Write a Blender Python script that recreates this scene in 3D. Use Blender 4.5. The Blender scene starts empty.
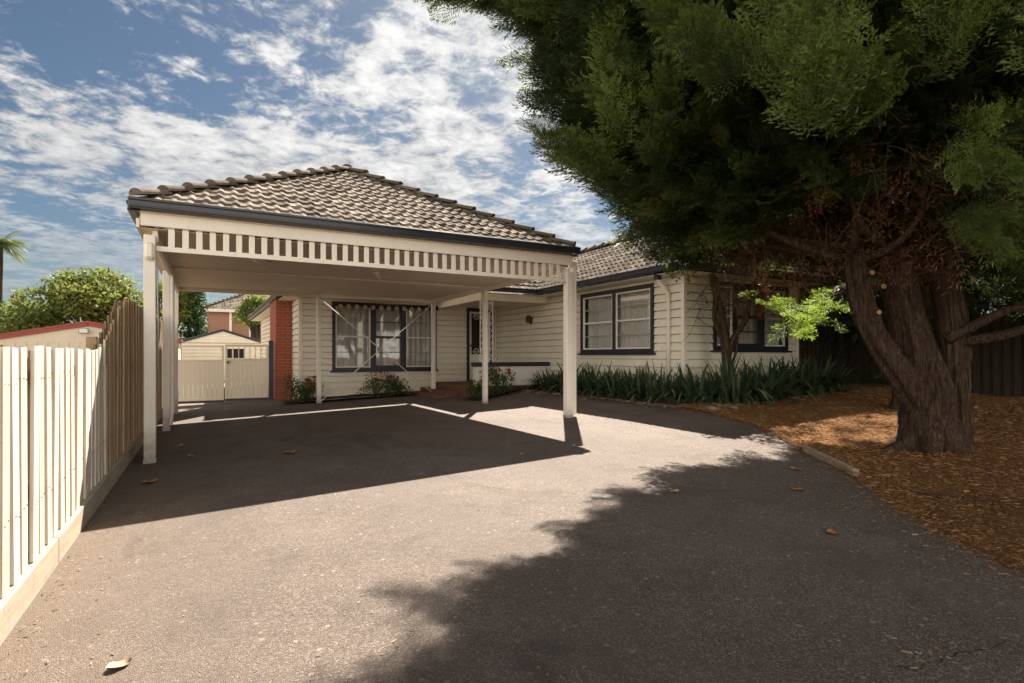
import bpy, math, random
import numpy as np
R = math.radians
scene = bpy.context.scene
COL = scene.collection
rnd = random.Random(7)
V = lambda *a: np.array(a, float)

# ------------------------------------------------------------------ render set-up
vs = scene.view_settings
vs.view_transform = 'Standard'; vs.look = 'None'; vs.gamma = 1.0; vs.use_curve_mapping = False
vs.exposure = 1.76
scene.render.engine = 'CYCLES'
cy = scene.cycles
cy.max_bounces = 8; cy.diffuse_bounces = 6; cy.glossy_bounces = 3; cy.transmission_bounces = 6; cy.transparent_max_bounces = 12
cy.use_denoising = True
cy.sample_clamp_indirect = 6.0

# ------------------------------------------------------------------ ground height
def sm(x, a, b):
    t = min(max((x - a) / (b - a), 0.0), 1.0); return t * t * (3 - 2 * t)
def G(x, y=0.0):
    return .0373 * (min(max(x, -.8), 10.0) + .56) + .15 * sm(x, 5.4, 6.9) * sm(y, 5.0, 7.0)

# ------------------------------------------------------------------ materials
class NT:
    def __init__(s, nt): s.nt = nt
    def n(s, t, **kw):
        o = s.nt.nodes.new(t)
        for k, v in kw.items():
            if k.startswith('i_'):
                o.inputs[k[2:].replace('_', ' ')].default_value = v
            else: setattr(o, k, v)
        return o
    def l(s, a, b): s.nt.links.new(a, b)
    def math(s, op, a, b=None, c=None):
        o = s.nt.nodes.new('ShaderNodeMath'); o.operation = op
        for i, x in enumerate((a, b, c)):
            if x is None: continue
            if isinstance(x, (int, float)): o.inputs[i].default_value = x
            else: s.l(x, o.inputs[i])
        return o.outputs[0]
    def noise(s, vec, scale, detail=4, rough=.55, dist=0.0):
        o = s.n('ShaderNodeTexNoise'); o.inputs['Scale'].default_value = scale
        o.inputs['Detail'].default_value = detail; o.inputs['Roughness'].default_value = rough
        o.inputs['Distortion'].default_value = dist
        if vec is not None: s.l(vec, o.inputs['Vector'])
        return o.outputs['Fac']
    def ramp(s, fac, stops):
        o = s.n('ShaderNodeValToRGB'); e = o.color_ramp.elements
        while len(e) < len(stops): e.new(.5)
        for q, (p, c) in zip(e, stops):
            q.position = p; q.color = (*c, 1) if len(c) == 3 else c
        s.l(fac, o.inputs[0]); return o.outputs[0]
    def mix(s, fac, a, b, mode='MIX'):
        o = s.n('ShaderNodeMix'); o.data_type = 'RGBA'; o.blend_type = mode
        for sock, x in ((o.inputs[0], fac), (o.inputs[6], a), (o.inputs[7], b)):
            if isinstance(x, (int, float)): sock.default_value = x
            elif isinstance(x, tuple): sock.default_value = (*x, 1)
            else: s.l(x, sock)
        return o.outputs[2]
    def mapping(s, vec, scale=(1, 1, 1), rot=(0, 0, 0), loc=(0, 0, 0)):
        o = s.n('ShaderNodeMapping'); o.inputs['Scale'].default_value = scale
        o.inputs['Rotation'].default_value = rot; o.inputs['Location'].default_value = loc
        s.l(vec, o.inputs['Vector']); return o.outputs[0]
    def bump(s, h, strength, dist=.01):
        o = s.n('ShaderNodeBump'); o.inputs['Strength'].default_value = strength
        o.inputs['Distance'].default_value = dist; s.l(h, o.inputs['Height']); return o.outputs[0]

def new_mat(name):
    m = bpy.data.materials.new(name); m.use_nodes = True
    t = NT(m.node_tree); b = m.node_tree.nodes['Principled BSDF']
    tc = t.n('ShaderNodeTexCoord').outputs['Object']
    return m, t, b, tc

def mix3(c, k): return tuple(min(1, max(0, x * k)) for x in c)

def paint(name, c, var=.12, scale=3.0, rough=.55, grime=.25, bump=.08, stretch=(1, 1, .25), spec=.4, coat=0.0):
    m, t, b, tc = new_mat(name)
    v = t.mapping(tc, stretch)
    n1 = t.noise(v, scale, 5, .6)
    base = t.ramp(n1, [(.3, mix3(c, 1 - var)), (.7, mix3(c, 1 + var * .5))])
    n2 = t.noise(tc, scale * 5, 6, .65, .3)
    g = t.ramp(n2, [(.56, (0, 0, 0)), (.74, (1, 1, 1))])
    base = t.mix(t.math('MULTIPLY', g, grime), base, mix3((c[0] * .55, c[1] * .47, c[2] * .38), 1))
    t.l(base, b.inputs['Base Color'])
    b.inputs['Roughness'].default_value = rough
    b.inputs['Specular IOR Level'].default_value = spec
    t.l(t.bump(t.noise(tc, 55, 3), bump, .004), b.inputs['Normal'])
    return m

M = {}
def post_paint():
    m = paint('weathered_post_paint', (.83, .77, .68), .08, 2.5, .55, .3, .15)
    t = NT(m.node_tree); b = m.node_tree.nodes['Principled BSDF']; old = b.inputs['Base Color'].links[0].from_socket
    tc = t.n('ShaderNodeTexCoord').outputs['Object']; sz = t.n('ShaderNodeSeparateXYZ'); t.l(tc, sz.inputs[0])
    mr = t.n('ShaderNodeMapRange'); mr.inputs['From Min'].default_value = .55; mr.inputs['From Max'].default_value = -.05; t.l(sz.outputs[2], mr.inputs['Value'])
    f = t.ramp(t.math('MULTIPLY', mr.outputs[0], t.math('ADD', t.noise(tc, 14, 6, .7), .35)), [(.3, (0, 0, 0)), (.8, (1, 1, 1))])
    c = t.mix(t.math('MULTIPLY', f, .75), old, (.26, .19, .13))
    fl = t.ramp(t.noise(t.mapping(tc, (1, 1, .2)), 38, 5, .7), [(.66, (0, 0, 0)), (.70, (1, 1, 1))])
    t.l(t.mix(t.math('MULTIPLY', fl, .5), c, (.45, .38, .30)), b.inputs['Base Color']); return m
M['post'] = post_paint()
M['cream'] = paint('cream_weatherboard_paint', (.79, .735, .61), .08, 2.2, .5, .16)
M['white'] = paint('off_white_paint', (.83, .77, .68), .07, 2.5, .5, .22)
M['beige'] = paint('beige_ceiling_paint', (.82, .69, .57), .06, 1.2, .6, .12)
def paling_mat(name, c, dark):
    m = paint(name, c, .16, 5, .85, .4, .35, (6, 6, .4), .2)
    t = NT(m.node_tree); b = m.node_tree.nodes['Principled BSDF']; old = b.inputs['Base Color'].links[0].from_socket
    tc = t.n('ShaderNodeTexCoord').outputs['Object']; at = t.n('ShaderNodeAttribute'); at.attribute_name = 'tint'
    c1 = t.mix(t.math('MULTIPLY', at.outputs['Fac'], .42), old, dark)
    st = t.ramp(t.noise(t.mapping(tc, (9, 9, .35)), 9, 6, .75, .5), [(.52, (0, 0, 0)), (.72, (1, 1, 1))])
    t.l(t.mix(t.math('MULTIPLY', st, .55), c1, mix3(dark, .7)), b.inputs['Base Color']); return m
M['pine'] = paling_mat('rubbed_pine_paling', (.46, .34, .21), (.26, .17, .10))
M['plinth'] = paint('dull_grey_timber', (.42, .35, .27), .2, 4, .85, .6, .35, (2, .4, 6), .2)
M['palepine'] = paling_mat('sun_bleached_paling', (.70, .635, .54), (.42, .34, .26))
M['shadepine'] = paling_mat('gap_shade_paling', (.26, .19, .12), (.15, .10, .065))  # dark tone stands in for shade in the gaps between front palings
M['gatepaint'] = paint('cream_gate_paint', (.72, .62, .48), .06, 2, .5, .12)
M['navy'] = paint('dark_navy_paint', (.022, .026, .042), .2, 3, .38, .05, .05)
M['slate'] = paint('slate_gutter_paint', (.030, .035, .046), .2, 3, .33, .12, .05)
M['redtrim'] = paint('brick_red_trim_paint', (.32, .06, .045), .1, 3, .5, .1)
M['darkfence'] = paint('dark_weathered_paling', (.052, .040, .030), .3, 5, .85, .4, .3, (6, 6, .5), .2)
M['whitewash'] = paint('white_painted_brickwork', (.74, .71, .66), .06, 4, .6, .2, .2)
M['iron'] = paint('white_wrought_iron', (.8, .78, .74), .05, 6, .4, .2)
M['greymetal'] = paint('grey_metal', (.35, .34, .33), .1, 6, .4, .2)
M['redbrickstep'] = paint('red_brown_step_paving', (.16, .07, .05), .2, 6, .7, .4, .3)
M['lampbrass'] = paint('aged_bronze', (.06, .035, .02), .2, 8, .4, .2)
M['tan'] = paint('tan_canvas', (.55, .36, .20), .15, 8, .8, .1)
M['black'] = paint('black_door_paint', (.012, .012, .014), .2, 4, .4, .05)
M['soil'] = paint('dark_garden_soil', (.07, .045, .03), .4, 9, .95, .5, 1.0, (1, 1, 1), .1)
M['earth'] = paint('dry_yard_earth', (.14, .11, .07), .35, .6, .95, .4, .5, (1, 1, 1), .1)
M['rose'] = paint('red_rose_petals', (.42, .012, .02), .3, 30, .6, 0)
M['cutwood'] = paint('pale_cut_wood', (.33, .19, .10), .25, 20, .8, .1)
M['log'] = paint('grey_timber_edging', (.30, .24, .18), .3, 8, .9, .4, .5, (1, 1, 1))
M['stone'] = paint('grey_stone', (.22, .20, .17), .3, 6, .9, .3, .5, (1, 1, 1))
M['leafdry'] = paint('dry_tan_leaf', (.46, .32, .20), .3, 30, .7, .2)
M['leafrust'] = paint('rusty_dry_leaf', (.40, .16, .06), .3, 30, .7, .2)

def brick_mat(name, c1, c2, mortar, bw=.24, bh=.086):
    m, t, b, tc = new_mat(name)
    s = t.n('ShaderNodeSeparateXYZ'); t.l(tc, s.inputs[0])
    cmb = t.n('ShaderNodeCombineXYZ')
    t.l(t.math('ADD', s.outputs[0], s.outputs[1]), cmb.inputs[0]); t.l(s.outputs[2], cmb.inputs[1])
    br = t.n('ShaderNodeTexBrick'); t.l(cmb.outputs[0], br.inputs['Vector'])
    br.inputs['Color1'].default_value = (*c1, 1); br.inputs['Color2'].default_value = (*c2, 1)
    br.inputs['Mortar'].default_value = (*mortar, 1); br.inputs['Scale'].default_value = 1
    br.inputs['Brick Width'].default_value = bw; br.inputs['Row Height'].default_value = bh
    br.inputs['Mortar Size'].default_value = .008; br.inputs['Mortar Smooth'].default_value = .2
    n = t.noise(tc, 9, 5)
    col = t.mix(.45, br.outputs['Color'], t.ramp(n, [(.3, mix3(c1, .6)), (.7, mix3(c2, 1.3))]))
    t.l(col, b.inputs['Base Color']); b.inputs['Roughness'].default_value = .85
    inv = t.math('SUBTRACT', 1.0, br.outputs['Fac'])
    t.l(t.bump(t.math('ADD', inv, t.math('MULTIPLY', n, .4)), .6, .008), b.inputs['Normal'])
    return m
M['brick'] = brick_mat('orange_red_brick', (.36, .085, .035), (.27, .055, .025), (.34, .24, .17))
M['farbrick'] = brick_mat('pink_brick', (.40, .20, .14), (.33, .15, .10), (.42, .34, .28))

def asphalt():
    m, t, b, tc = new_mat('weathered_asphalt')
    n0 = t.noise(tc, .7, 4, .6); n1 = t.noise(tc, 6, 5, .7)
    base = t.ramp(n0, [(.36, (0.078, 0.057, 0.046)), (.64, (0.168, 0.130, 0.107))])
    base = t.mix(.35, base, t.ramp(n1, [(.3, (0.066, 0.049, 0.041)), (.7, (0.193, 0.152, 0.125))]))
    vo = t.n('ShaderNodeTexVoronoi'); vo.inputs['Scale'].default_value = 165; t.l(tc, vo.inputs['Vector'])
    sp = t.n('ShaderNodeSeparateColor'); t.l(vo.outputs['Color'], sp.inputs[0])
    agg = t.ramp(sp.outputs[0], [(.0, (0.037, 0.028, 0.023)), (.45, (0.111, 0.085, 0.071)), (.82, (0.197, 0.156, 0.131)), (.95, (0.410, 0.344, 0.287))])
    base = t.mix(.46, base, agg)
    # scattered pale chips and dark oily patches
    vo2 = t.n('ShaderNodeTexVoronoi'); vo2.inputs['Scale'].default_value = 14; t.l(tc, vo2.inputs['Vector'])
    sp2 = t.n('ShaderNodeSeparateColor'); t.l(vo2.outputs['Color'], sp2.inputs[0])
    chip = t.math('MULTIPLY', t.math('LESS_THAN', vo2.outputs['Distance'], .17), t.math('GREATER_THAN', sp2.outputs[0], .72))
    base = t.mix(t.math('MULTIPLY', chip, .55), base, (.36, .31, .26))
    pat = t.ramp(t.noise(tc, 1.6, 6, .7, .5), [(.52, (0, 0, 0)), (.66, (1, 1, 1))])
    base = t.mix(t.math('MULTIPLY', pat, .55), base, (.070, .054, .045))
    sx = t.n('ShaderNodeSeparateXYZ'); t.l(tc, sx.inputs[0])
    # sandy grit washed against the fence, oil drips down the middle of each bay, polished wheel tracks
    dm = t.n('ShaderNodeMapRange'); dm.inputs['From Min'].default_value = .55; dm.inputs['From Max'].default_value = -.75; t.l(sx.outputs[0], dm.inputs['Value'])
    dust = t.ramp(t.math('MULTIPLY', dm.outputs[0], t.math('ADD', t.noise(tc, 5, 6, .75), .25)), [(.25, (0, 0, 0)), (.75, (1, 1, 1))])
    base = t.mix(t.math('MULTIPLY', dust, .55), base, (.150, .108, .078))
    oil = t.ramp(t.noise(t.mapping(tc, (.9, .35, 1)), 1.1, 5, .75, .8), [(.55, (0, 0, 0)), (.66, (1, 1, 1))])
    base = t.mix(t.math('MULTIPLY', oil, .55), base, (.045, .037, .032))
    wv = t.math('SINE', t.math('MULTIPLY_ADD', sx.outputs[0], 4.2, t.math('MULTIPLY', t.noise(tc, .5, 2), 3.0)))
    base = t.mix(t.math('MULTIPLY', t.math('MAXIMUM', wv, 0.0), .28), base, (.10, .08, .066))
    chips2 = t.ramp(t.noise(tc, 34, 3, .6), [(.66, (0, 0, 0)), (.72, (1, 1, 1))])
    base = t.mix(t.math('MULTIPLY', chips2, .35), base, (.33, .27, .21))
    t.l(base, b.inputs['Base Color'])
    b.inputs['Roughness'].default_value = .82; b.inputs['Specular IOR Level'].default_value = .35
    h = t.math('ADD', t.math('MULTIPLY', vo.outputs['Distance'], -.6), t.math('MULTIPLY', n1, .6))
    t.l(t.bump(h, .7, .012), b.inputs['Normal'])
    return m
M['asphalt'] = asphalt()

def mulch():
    m, t, b, tc = new_mat('bark_and_needle_mulch')
    n = t.noise(tc, 40, 6, .7, 1.0); n2 = t.noise(tc, 1.8, 4)
    c = t.ramp(n, [(.3, (.06, .028, .012)), (.5, (.20, .098, .040)), (.7, (.40, .22, .095))])
    c = t.mix(t.math('MULTIPLY', n2, .5), c, (.12, .052, .02))
    t.l(c, b.inputs['Base Color']); b.inputs['Roughness'].default_value = .95
    b.inputs['Specular IOR Level'].default_value = .1
    t.l(t.bump(n, 1.0, .03), b.inputs['Normal']); return m
M['mulch'] = mulch()

def tile_mat():
    m, t, b, tc = new_mat('weathered_concrete_tile')
    at = t.n('ShaderNodeAttribute'); at.attribute_name = 'tint'
    n = t.noise(tc, 7, 6, .7); n2 = t.noise(tc, 1.3, 4, .6)
    c = t.ramp(at.outputs['Fac'], [(0, (.10, .080, .064)), (.5, (.21, .172, .138)), (1, (.33, .28, .23))])
    li = t.ramp(n, [(.52, (0, 0, 0)), (.68, (1, 1, 1))])
    c = t.mix(t.math('MULTIPLY', li, .7), c, (.06, .054, .042))
    c = t.mix(t.math('MULTIPLY', t.ramp(n2, [(.44, (0, 0, 0)), (.66, (1, 1, 1))]), .5), c, (.10, .088, .065))
    t.l(c, b.inputs['Base Color']); b.inputs['Roughness'].default_value = .95; b.inputs['Specular IOR Level'].default_value = .12
    t.l(t.bump(n, .6, .008), b.inputs['Normal']); return m
M['tile'] = tile_mat()

def foliage(name, c0, c1, trans=.3, tcol=None, rough=.55, spec=.3):
    m, t, b, tc = new_mat(name)
    at = t.n('ShaderNodeAttribute'); at.attribute_name = 'tint'
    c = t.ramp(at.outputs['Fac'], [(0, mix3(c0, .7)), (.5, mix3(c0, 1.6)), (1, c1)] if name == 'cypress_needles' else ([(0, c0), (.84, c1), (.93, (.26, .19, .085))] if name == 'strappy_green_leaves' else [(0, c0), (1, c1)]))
    t.l(c, b.inputs['Base Color']); b.inputs['Roughness'].default_value = rough
    b.inputs['Specular IOR Level'].default_value = spec
    tr = t.n('ShaderNodeBsdfTranslucent'); t.l(t.mix(.6, c, tcol or mix3(c1, 1.3)), tr.inputs['Color'])
    mx = t.n('ShaderNodeMixShader'); mx.inputs[0].default_value = trans
    out = m.node_tree.nodes['Material Output']
    t.l(b.outputs[0], mx.inputs[1]); t.l(tr.outputs[0], mx.inputs[2]); t.l(mx.outputs[0], out.inputs['Surface'])
    return m
M['needles'] = foliage('cypress_needles', (.010, .020, .007), (.150, .205, .042), .28, (.18, .25, .035))
M['dead'] = foliage('dead_cypress_needles', (.018, .010, .006), (.22, .085, .028), .15)
M['lime'] = foliage('fresh_lime_leaves', (.10, .17, .03), (.22, .32, .05), .45, (.35, .5, .06))
M['leaf'] = foliage('garden_tree_leaves', (.055, .085, .022), (.20, .235, .055), .4, (.28, .33, .07))
M['conifer'] = foliage('dark_conifer_leaves', (.02, .045, .015), (.06, .11, .03), .25)
M['strap'] = foliage('strappy_green_leaves', (.016, .036, .020), (.065, .105, .050), .2, None, .38, .5)
M['roseleaf'] = foliage('rose_leaves', (.03, .06, .018), (.10, .14, .04), .3)
M['palm'] = foliage('palm_fronds', (.05, .09, .025), (.16, .2, .06), .35)
M['litter'] = foliage('dry_needle_litter', (.15, .070, .028), (.52, .29, .125), .05, None, .9, .1)
M['dlitter'] = foliage('driveway_litter', (.10, .065, .04), (.42, .32, .22), .05, None, .9, .1)

def bark():
    m, t, b, tc = new_mat('fibrous_bark')
    v = t.mapping(tc, (1, 1, .10))
    n = t.noise(v, 52, 7, .7, .8); n2 = t.noise(tc, 2.5, 4)
    c = t.ramp(n, [(.34, (.016, .010, .007)), (.5, (.075, .046, .031)), (.68, (.20, .132, .092))])
    c = t.mix(t.math('MULTIPLY', n2, .5), c, (.09, .055, .036))
    t.l(c, b.inputs['Base Color']); b.inputs['Roughness'].default_value = .92
    b.inputs['Specular IOR Level'].default_value = .15
    t.l(t.bump(n, 1.0, .06), b.inputs['Normal']); return m
M['bark'] = bark()

def glass():
    m, t, b, tc = new_mat('window_glass')
    g = t.n('ShaderNodeBsdfGlossy'); g.inputs['Roughness'].default_value = .02; g.inputs['Color'].default_value = (.9, .92, .95, 1)
    tr = t.n('ShaderNodeBsdfTransparent'); tr.inputs['Color'].default_value = (.90, .91, .91, 1)
    fr = t.n('ShaderNodeLayerWeight'); fr.inputs['Blend'].default_value = .5
    mx = t.n('ShaderNodeMixShader'); t.l(t.math('MULTIPLY_ADD', t.math('POWER', fr.outputs['Facing'], 5.0), .94, .045), mx.inputs[0])
    t.l(tr.outputs[0], mx.inputs[1]); t.l(g.outputs[0], mx.inputs[2])
    t.l(t.bump(t.noise(tc, 1.5, 2), .05, .02), g.inputs['Normal'])
    t.l(mx.outputs[0], m.node_tree.nodes['Material Output'].inputs['Surface'])
    m.node_tree.nodes.remove(b); return m
M['glass'] = glass()
M['curtain'] = paint('sheer_grey_curtain', (.66, .61, .55), .12, 6, .9, .05, .1, (8, 8, .3), .1)
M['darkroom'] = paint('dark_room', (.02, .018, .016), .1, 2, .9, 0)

# ------------------------------------------------------------------ mesh building
class MB:
    def __init__(s): s.v = []; s.f = []; s.n = 0; s.t = []
    def add(s, verts, faces, tint=None):
        o = s.n; s.v.extend([tuple(map(float, p)) for p in verts]); s.n = len(s.v)
        s.f.extend([tuple(o + i for i in q) for q in faces])
        s.t.extend([.5 if tint is None else tint] * len(verts))
    def hexa(s, p, tint=None):   # 8 corners: bottom 0-3 ccw, top 4-7
        s.add(p, [(3, 2, 1, 0), (4, 5, 6, 7), (0, 1, 5, 4), (1, 2, 6, 5), (2, 3, 7, 6), (3, 0, 4, 7)], tint)
    def box(s, x0, x1, y0, y1, z0, z1, tint=None):
        s.hexa([(x0, y0, z0), (x1, y0, z0), (x1, y1, z0), (x0, y1, z0), (x0, y0, z1), (x1, y0, z1), (x1, y1, z1), (x0, y1, z1)], tint)
    def obox(s, O, U, N, u0, u1, n0, n1, z0, z1, tint=None):   # box in a wall frame: U along, N outwards, z up
        q = lambda u, n, z: (O[0] + U[0] * u + N[0] * n, O[1] + U[1] * u + N[1] * n, z)
        s.hexa([q(u0, n1, z0), q(u1, n1, z0), q(u1, n0, z0), q(u0, n0, z0), q(u0, n1, z1), q(u1, n1, z1), q(u1, n0, z1), q(u0, n0, z1)], tint)
    def bar(s, a, b, w, h=None, up=(0, 0, 1), tint=None):
        a, b = np.array(a, float), np.array(b, float); h = h or w
        d = (b - a) / np.linalg.norm(b - a); u = np.array(up, float)
        if abs(d @ u) > .95: u = V(1, 0, 0)
        r = np.cross(d, u); r /= np.linalg.norm(r); u = np.cross(r, d)
        P = []
        for c in (a, b):
            for sx, sz in ((-1, -1), (1, -1), (1, 1), (-1, 1)): P.append(c + r * sx * w / 2 + u * sz * h / 2)
        s.add(P, [(0, 1, 2, 3), (7, 6, 5, 4), (0, 4, 5, 1), (1, 5, 6, 2), (2, 6, 7, 3), (3, 7, 4, 0)], tint)
    def tube(s, pts, rad, seg=8, cap=True, flute=None, tint=None):
        pts = [np.array(p, float) for p in pts]; n = len(pts); ring = []; ref = None
        for i, p in enumerate(pts):
            d = pts[min(i + 1, n - 1)] - pts[max(i - 1, 0)]; d = d / (np.linalg.norm(d) + 1e-9)
            if ref is None:
                ref = V(1, 0, 0) if abs(d[0]) < .8 else V(0, 1, 0)
            r = ref - d * (ref @ d); r /= np.linalg.norm(r); ref = r; q = np.cross(d, r)
            rr = rad[i] if hasattr(rad, '__len__') else rad
            for k in range(seg):
                a = 2 * math.pi * k / seg; m = flute(a, i / (n - 1)) if flute else 1
                ring.append(p + (r * math.cos(a) + q * math.sin(a)) * rr * m)
        F = [(i * seg + k, i * seg + (k + 1) % seg, (i + 1) * seg + (k + 1) % seg, (i + 1) * seg + k) for i in range(n - 1) for k in range(seg)]
        if cap: F += [tuple(range(seg - 1, -1, -1)), tuple((n - 1) * seg + k for k in range(seg))]
        s.add(ring, F, tint); return ring

ORG = {}
def setp(o, label=None, cat=None, group=None, kind=None):
    for k, v in (('label', label), ('category', cat), ('group', group), ('kind', kind)):
        if v: o[k] = v
    return o
def thing(name, label, cat, loc, group=None):
    o = bpy.data.objects.new(name, None); COL.objects.link(o); o.empty_display_size = .2
    o.location = loc; ORG[o] = np.array(loc, float); setp(o, label, cat, group); return o
def link_mesh(name, me, mat, parent, loc=None):
    me.materials.append(mat)
    o = bpy.data.objects.new(name, me); COL.objects.link(o)
    if parent is not None:
        o.parent = parent; base = ORG[parent]; ORG[o] = base
    else:
        base = np.zeros(3) if loc is None else np.array(loc, float); o.location = base; ORG[o] = base
    return o, base
def obj(name, mb, mat, parent=None, loc=None, smooth=False, bevel=0, label=None):
    me = bpy.data.meshes.new(name)
    base = ORG[parent] if parent is not None else (np.zeros(3) if loc is None else np.array(loc, float))
    vv = np.array(mb.v, float).reshape(-1, 3) - base
    me.from_pydata(vv.tolist(), [], mb.f); 
    at = me.attributes.new('tint', 'FLOAT', 'POINT'); at.data.foreach_set('value', np.array(mb.t, np.float32))
    me.update()
    if smooth: me.polygons.foreach_set('use_smooth', [True] * len(me.polygons))
    o, _ = link_mesh(name, me, mat, parent, loc)
    if bevel:
        md = o.modifiers.new('bevel', 'BEVEL'); md.width = bevel; md.segments = 1; md.limit_method = 'ANGLE'
    if label: o['label'] = label
    return o
def tri_obj(name, verts, tris, tint, mat, parent=None, loc=None):   # fast path for foliage: (n,3) verts, (m,3) tris
    base = ORG[parent] if parent is not None else (np.zeros(3) if loc is None else np.array(loc, float))
    me = bpy.data.meshes.new(name)
    verts = (verts - base).astype(np.float32); m = len(tris)
    me.vertices.add(len(verts)); me.vertices.foreach_set('co', verts.ravel())
    me.loops.add(m * 3); me.loops.foreach_set('vertex_index', tris.astype(np.int32).ravel())
    me.polygons.add(m); me.polygons.foreach_set('loop_start', np.arange(0, m * 3, 3, dtype=np.int32))
    me.update(calc_edges=True); me.validate()
    at = me.attributes.new('tint', 'FLOAT', 'POINT'); at.data.foreach_set('value', tint.astype(np.float32))
    return link_mesh(name, me, mat, parent, loc)[0]

def frames(axis, rng, roll=True):   # rotation matrices whose +X is axis (n,3)
    a = axis / np.linalg.norm(axis, axis=1, keepdims=True); n = len(a)
    up = np.tile(V(0, 0, 1), (n, 1)); up[np.abs(a[:, 2]) > .95] = V(1, 0, 0)
    y = np.cross(up, a); y /= np.linalg.norm(y, axis=1, keepdims=True); z = np.cross(a, y)
    if roll is not False:
        th = rng.uniform(-math.pi, math.pi, n) if roll is True else rng.normal(0, roll, n)
        c, s_ = np.cos(th)[:, None], np.sin(th)[:, None]; y, z = y * c + z * s_, -y * s_ + z * c
    return np.stack([a, y, z], axis=2)
def scatter(tv, tt, pos, rot, scale, ttint, itint):   # stamp a template
    n = len(pos); v = np.einsum('nij,kj->nki', rot, tv) * scale[:, None, None] + pos[:, None, :]
    f = tt[None] + (np.arange(n) * len(tv))[:, None, None]
    tn = np.clip(ttint[None, :] * .5 + itint[:, None] * .6, 0, 1)
    return v.reshape(-1, 3), f.reshape(-1, 3), tn.ravel()
def merge(parts):
    vs_, fs_, ts_, o = [], [], [], 0
    for v, f, t in parts: vs_.append(v); fs_.append(f + o); ts_.append(t); o += len(v)
    return np.concatenate(vs_), np.concatenate(fs_), np.concatenate(ts_)

# ------------------------------------------------------------------ sheets
def sheet(name, xs, ys, zoff, mat, label=None, kind='structure', xfun=None, bump=0, seed=0, drop=0):
    rr = random.Random(seed); mb = MB(); nx = len(xs)
    P = []
    for y in ys:
        row = xfun(y) if xfun else xs
        for i_, x in enumerate(row): P.append((x, y, G(x, y) + zoff + (rr.uniform(0, bump) if bump else 0) * (i_ > 1) - (drop if i_ == 0 else 0)))
    F = [(j * nx + i, j * nx + i + 1, (j + 1) * nx + i + 1, (j + 1) * nx + i) for j in range(len(ys) - 1) for i in range(nx - 1)]
    mb.add(P, F); o = obj(name, mb, mat, smooth=True); o['kind'] = kind
    if label: o['label'] = label
    return o
gx = sorted(set([-400, -100, -30, -8, -2, -.8] + [x * .5 for x in range(-1, 25)] + [14, 20, 40, 120, 400]))
gy = sorted(set([-300, -60, -20] + list(range(-8, 4)) + [3 + .5 * k for k in range(14)] + [12, 16, 22, 30, 45, 80, 200, 500]))
sheet('ground', gx, gy, -.012, M['earth'])

EDGE = [(-8, 3.3), (-1, 3.3), (.6, 3.4), (1.24, 3.64), (1.43, 3.71), (1.8, 3.95), (2.32, 4.38), (2.8, 4.89), (3.85, 5.7), (4.6, 6.3), (5.3, 6.75), (6.2, 6.8), (7.3, 6.65), (11.75, 6.72), (11.8, 5.62), (14.2, 5.62)]
def edge(y):
    for (a, xa), (b, xb) in zip(EDGE, EDGE[1:]):
        if a <= y <= b: return xa + (xb - xa) * (y - a) / (b - a)
    return EDGE[-1][1] if y > EDGE[-1][0] else EDGE[0][1]
drng = random.Random(3)
def drow(y):
    e = edge(y) + (drng.uniform(-.05, .05) if y < 7 else 0)
    return [-.8 + (e + .8) * i / 40 for i in range(41)]
ys = [-8 + .5 * k for k in range(17)] + [.12 * k for k in range(3, 98)] + [11.76, 11.8] + [12 + .2 * k for k in range(12)]
sheet('driveway', list(range(41)), sorted(ys), .004, M['asphalt'], xfun=drow)
sheet('side_path', [-.8 + .25 * i for i in range(11)], [14.2 + .5 * k for k in range(33)], .004, M['asphalt'])
# mulch under the cypress, thin uneven layer beside the drive
mr = random.Random(11)
def mrow(y):
    e = edge(y) - .04 + mr.uniform(-.03, .03); return [e] + [e + .14 * k for k in range(1, 40)] + [e + 6 + 2.2 * k for k in range(8)]
myx = [-3 + .3 * k for k in range(10)] + [.1 * k for k in range(1, 85)]
sheet('mulch_bed', list(range(48)), myx, .012, M['mulch'], xfun=mrow, bump=.035, seed=2, drop=.03)
sheet('garden_bed', [6.66 + .17 * k for k in range(7)], [6.75 + .25 * k for k in range(21)], .055, M['soil'], bump=.03)
sheet('garden_bed', [7.6 + .2 * k for k in range(19)], [6.35 + .2 * k for k in range(6)], .06, M['soil'], bump=.03)
sheet('garden_bed', [1.66 + .2 * k for k in range(17)], [14.2 + .16 * k for k in range(6)], .055, M['soil'], bump=.03)
sheet('garden_bed', [5.3 + .2 * k for k in range(13)], [11.55 + .12 * k for k in range(6)], .055, M['soil'], bump=.03)

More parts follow.
